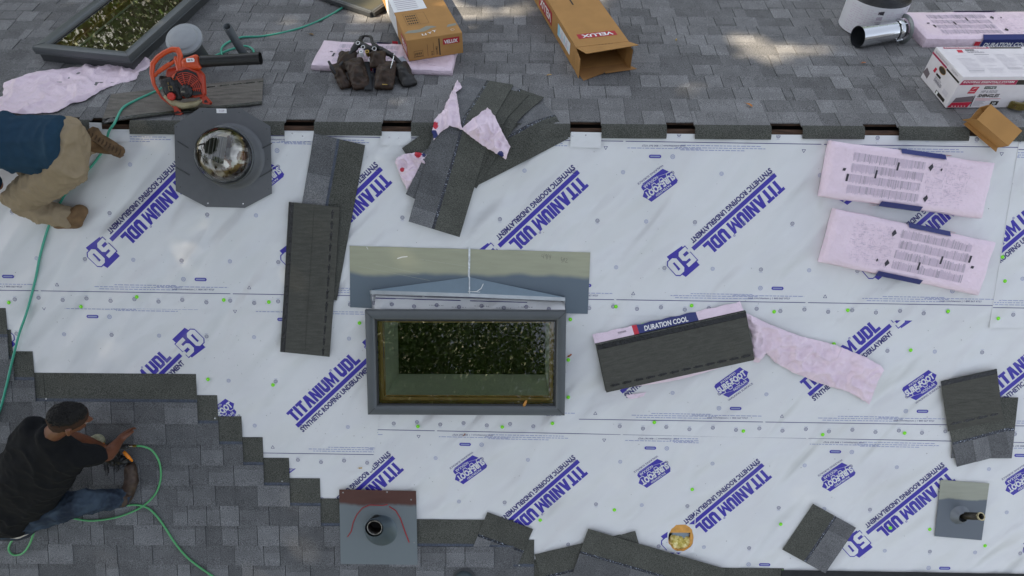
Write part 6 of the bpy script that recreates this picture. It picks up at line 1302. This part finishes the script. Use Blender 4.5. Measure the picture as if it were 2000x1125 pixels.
# ================================================================ GROUND AND TREES AROUND THE HOUSE
mb=MB(); mb.poly([(-150,-150),(150,-150),(150,150),(-150,150)]); o=mb.build('ground',[mat('lawn_ground',hx('4b5a2e'),rough=1,var=.4,vscale=.5,col2=hx('6b6040'))]); o.location=(0,0,-6.2); o['kind']='structure'
M_LEAF=mat('tree_leaves',hx('4a6622'),rough=.5,spec=.4,tint=True); M_BARK=mat('tree_bark',hx('4e4236'),rough=.95,var=.3,vscale=6,bump=.6,bscale=12,bdist=.02)
SPOTS=[(890,28,.20),(800,6,.28),(750,20,.2),(1012,16,.13),(1140,4,.16),(1482,92,.16),(1520,102,.14),(1440,75,.10),(325,68,.10),(515,60,.10),(1595,95,.10),(755,205,.10),(1606,322,.05),(1340,170,.07),(700,52,.1),(560,40,.1)]
SP3=[]
for x,y,r_ in SPOTS:
    u_,v_=us(x,y,.02); SP3.append((surf(u_,v_,.02),r_*1.25))
def make_tree(name,label,x,y,htop,rad,nleaf,seed,group='tall leafy trees around the house',size=.13,spotcull=False,zc=None,squash=.8):
    rn=np.random.default_rng(seed); base=Vector((x,y,-6.2)); t=thing(name,label,'tree',Matrix.Identity(4),base,0,group)
    zc=zc if zc is not None else htop-rad*squash; H=zc+6.2
    mb=MB(); mb.tube([(0,0,0),(rad*.03,0,H*.3),(rad*.02,rad*.03,H*.6),(0,0,H*.9),(0,0,H+rad*.3)],[.34,.28,.22,.15,.06],10)
    rnp=random.Random(seed); ends=[]
    for k in range(16):
        a_=k*2.4+rnp.uniform(-.3,.3); z0_=H*(.45+.45*k/16); L_=rad*rnp.uniform(.6,.9); e1=Vector((math.cos(a_)*L_*.5,math.sin(a_)*L_*.5,z0_+L_*.25)); e2=Vector((math.cos(a_)*L_,math.sin(a_)*L_,z0_+L_*rnp.uniform(.25,.6)))
        mb.tube([(0,0,z0_),e1,e2],[.10,.06,.02],6)
    mb.build('trunk',[M_BARK],t,smooth=True)
    ncl=max(30,nleaf//110); d=rn.normal(size=(ncl,3)); d/=np.linalg.norm(d,axis=1)[:,None]; rr=rn.uniform(.15,1,ncl)**.5; C=d*rr[:,None]*np.array([rad,rad,rad*squash]); C[:,2]+=H
    ci=rn.integers(0,ncl,nleaf); P=C[ci]+rn.normal(size=(nleaf,3))*rad*.085
    if spotcull:
        W=P+np.array([x,y,-6.2]); keep=np.ones(len(P),bool); sd=np.array(SUN)
        for s,r_ in SP3:
            q=W-np.array(s); tt=q@sd; dist=np.linalg.norm(q-tt[:,None]*sd,axis=1); keep&=~((dist<r_)&(tt>0))
        P=P[keep]; ci=ci[keep]
    n=len(P); a=rn.normal(size=(n,3)); a/=np.linalg.norm(a,axis=1)[:,None]; b_=np.cross(a,rn.normal(size=(n,3))); b_/=np.linalg.norm(b_,axis=1)[:,None]; s=rn.uniform(.6,1.3,n)[:,None]*size
    V=np.stack([P-a*s,P+b_*s*.42,P+a*s,P-b_*s*.42],1).reshape(-1,3)
    me=bpy.data.meshes.new('crown'); me.vertices.add(4*n); me.vertices.foreach_set('co',V.ravel()); me.loops.add(4*n); me.loops.foreach_set('vertex_index',np.arange(4*n)); me.polygons.add(n); me.polygons.foreach_set('loop_start',np.arange(n)*4); me.polygons.foreach_set('loop_total',np.full(n,4)); me.materials.append(M_LEAF)
    at=me.attributes.new('tint','FLOAT','FACE'); at.data.foreach_set('value',(rn.uniform(.6,1.5,ncl)[ci]*rn.uniform(.75,1.3,n)).astype(np.float32)); me.update(); me.validate()
    c=bpy.data.objects.new('crown',me); link(c,t); return t
Cc=SUN*13  # unseen crown set toward the sun, its gaps shaped to place sun patches
make_tree('broadleaf_tree','largest tree with a broad dense crown, gapped for sun patches, reaching over the left side of the roof',Cc.x-.3,Cc.y,Cc.z+3.5,6.6,64000,1,size=.17,spotcull=True,zc=Cc.z,squash=.55)
make_tree('broadleaf_tree','tall dark tree in front of the house facing the left end of the skylight',-6.5,-13.5,19,4.6,62000,2,size=.075,zc=11,squash=1.7)
make_tree('broadleaf_tree','tall dark tree in front of the house facing the middle of the skylight',-1.8,-15.5,21,4.4,62000,3,size=.075,zc=12,squash=1.8)
make_tree('broadleaf_tree','very tall dark tree standing behind the front row',-5.5,-22,31,7.5,60000,12,size=.13,zc=17,squash=1.7)
make_tree('broadleaf_tree','thinner tree in front of the house beside the gap of sky',3.6,-15,18,3.6,20000,4,size=.08,zc=10,squash=1.7)
make_tree('broadleaf_tree','wide low tree behind the house opposite the left skylight',-11,13,3,6.5,52000,5,size=.085,zc=-1.2,squash=.75)
make_tree('broadleaf_tree','low tree behind the house near its middle',-1,17,4.5,6.5,30000,6,size=.10,zc=-.6,squash=.8)
make_tree('broadleaf_tree','tree standing further back behind the wide low one',-15,21,5,7.5,30000,10,size=.12,zc=-.5,squash=.85)
make_tree('broadleaf_tree','tree behind the house at the far right',12,14,8,5,9000,7,size=.13)
make_tree('broadleaf_tree','tree at the left front corner of the house',-14,-8,10,5,12000,8,size=.12)

# grit shed by the shingles on the white sheets
mb=MB(); rn=random.Random(77)
for k in range(900):
    if rn.random()<.45: px,py=rn.gauss(620,330),rn.gauss(760,150)
    else: px,py=rn.uniform(0,2000),rn.uniform(270,1110)
    if not 270<py<1110 or not -20<px<2020: continue
    if px<680 and py>725 and py>725+(px-380)*.62: continue
    u_,v_=uv(px,py); r_=rn.choice((.0012,.0016,.0022,.003)); h_=.0095 if py<600 else .0072 if py<850 else .0042
    a_=rn.uniform(0,3); c_=math.cos(a_)*r_; s_=math.sin(a_)*r_
    mb.add([(u_+c_,v_+s_,h_),(u_-s_,v_+c_,h_),(u_-c_,v_-s_,h_),(u_,v_,h_+r_*1.3)],[(0,1,3),(1,2,3),(2,0,3)])
o=mb.build('granule_grit',[mat('dark_grit',hx('4a4a4c'),rough=.9)]); o.matrix_world=NEAR.copy(); o['kind']='stuff'; o['label']='loose dark granules scattered over the white underlayment'
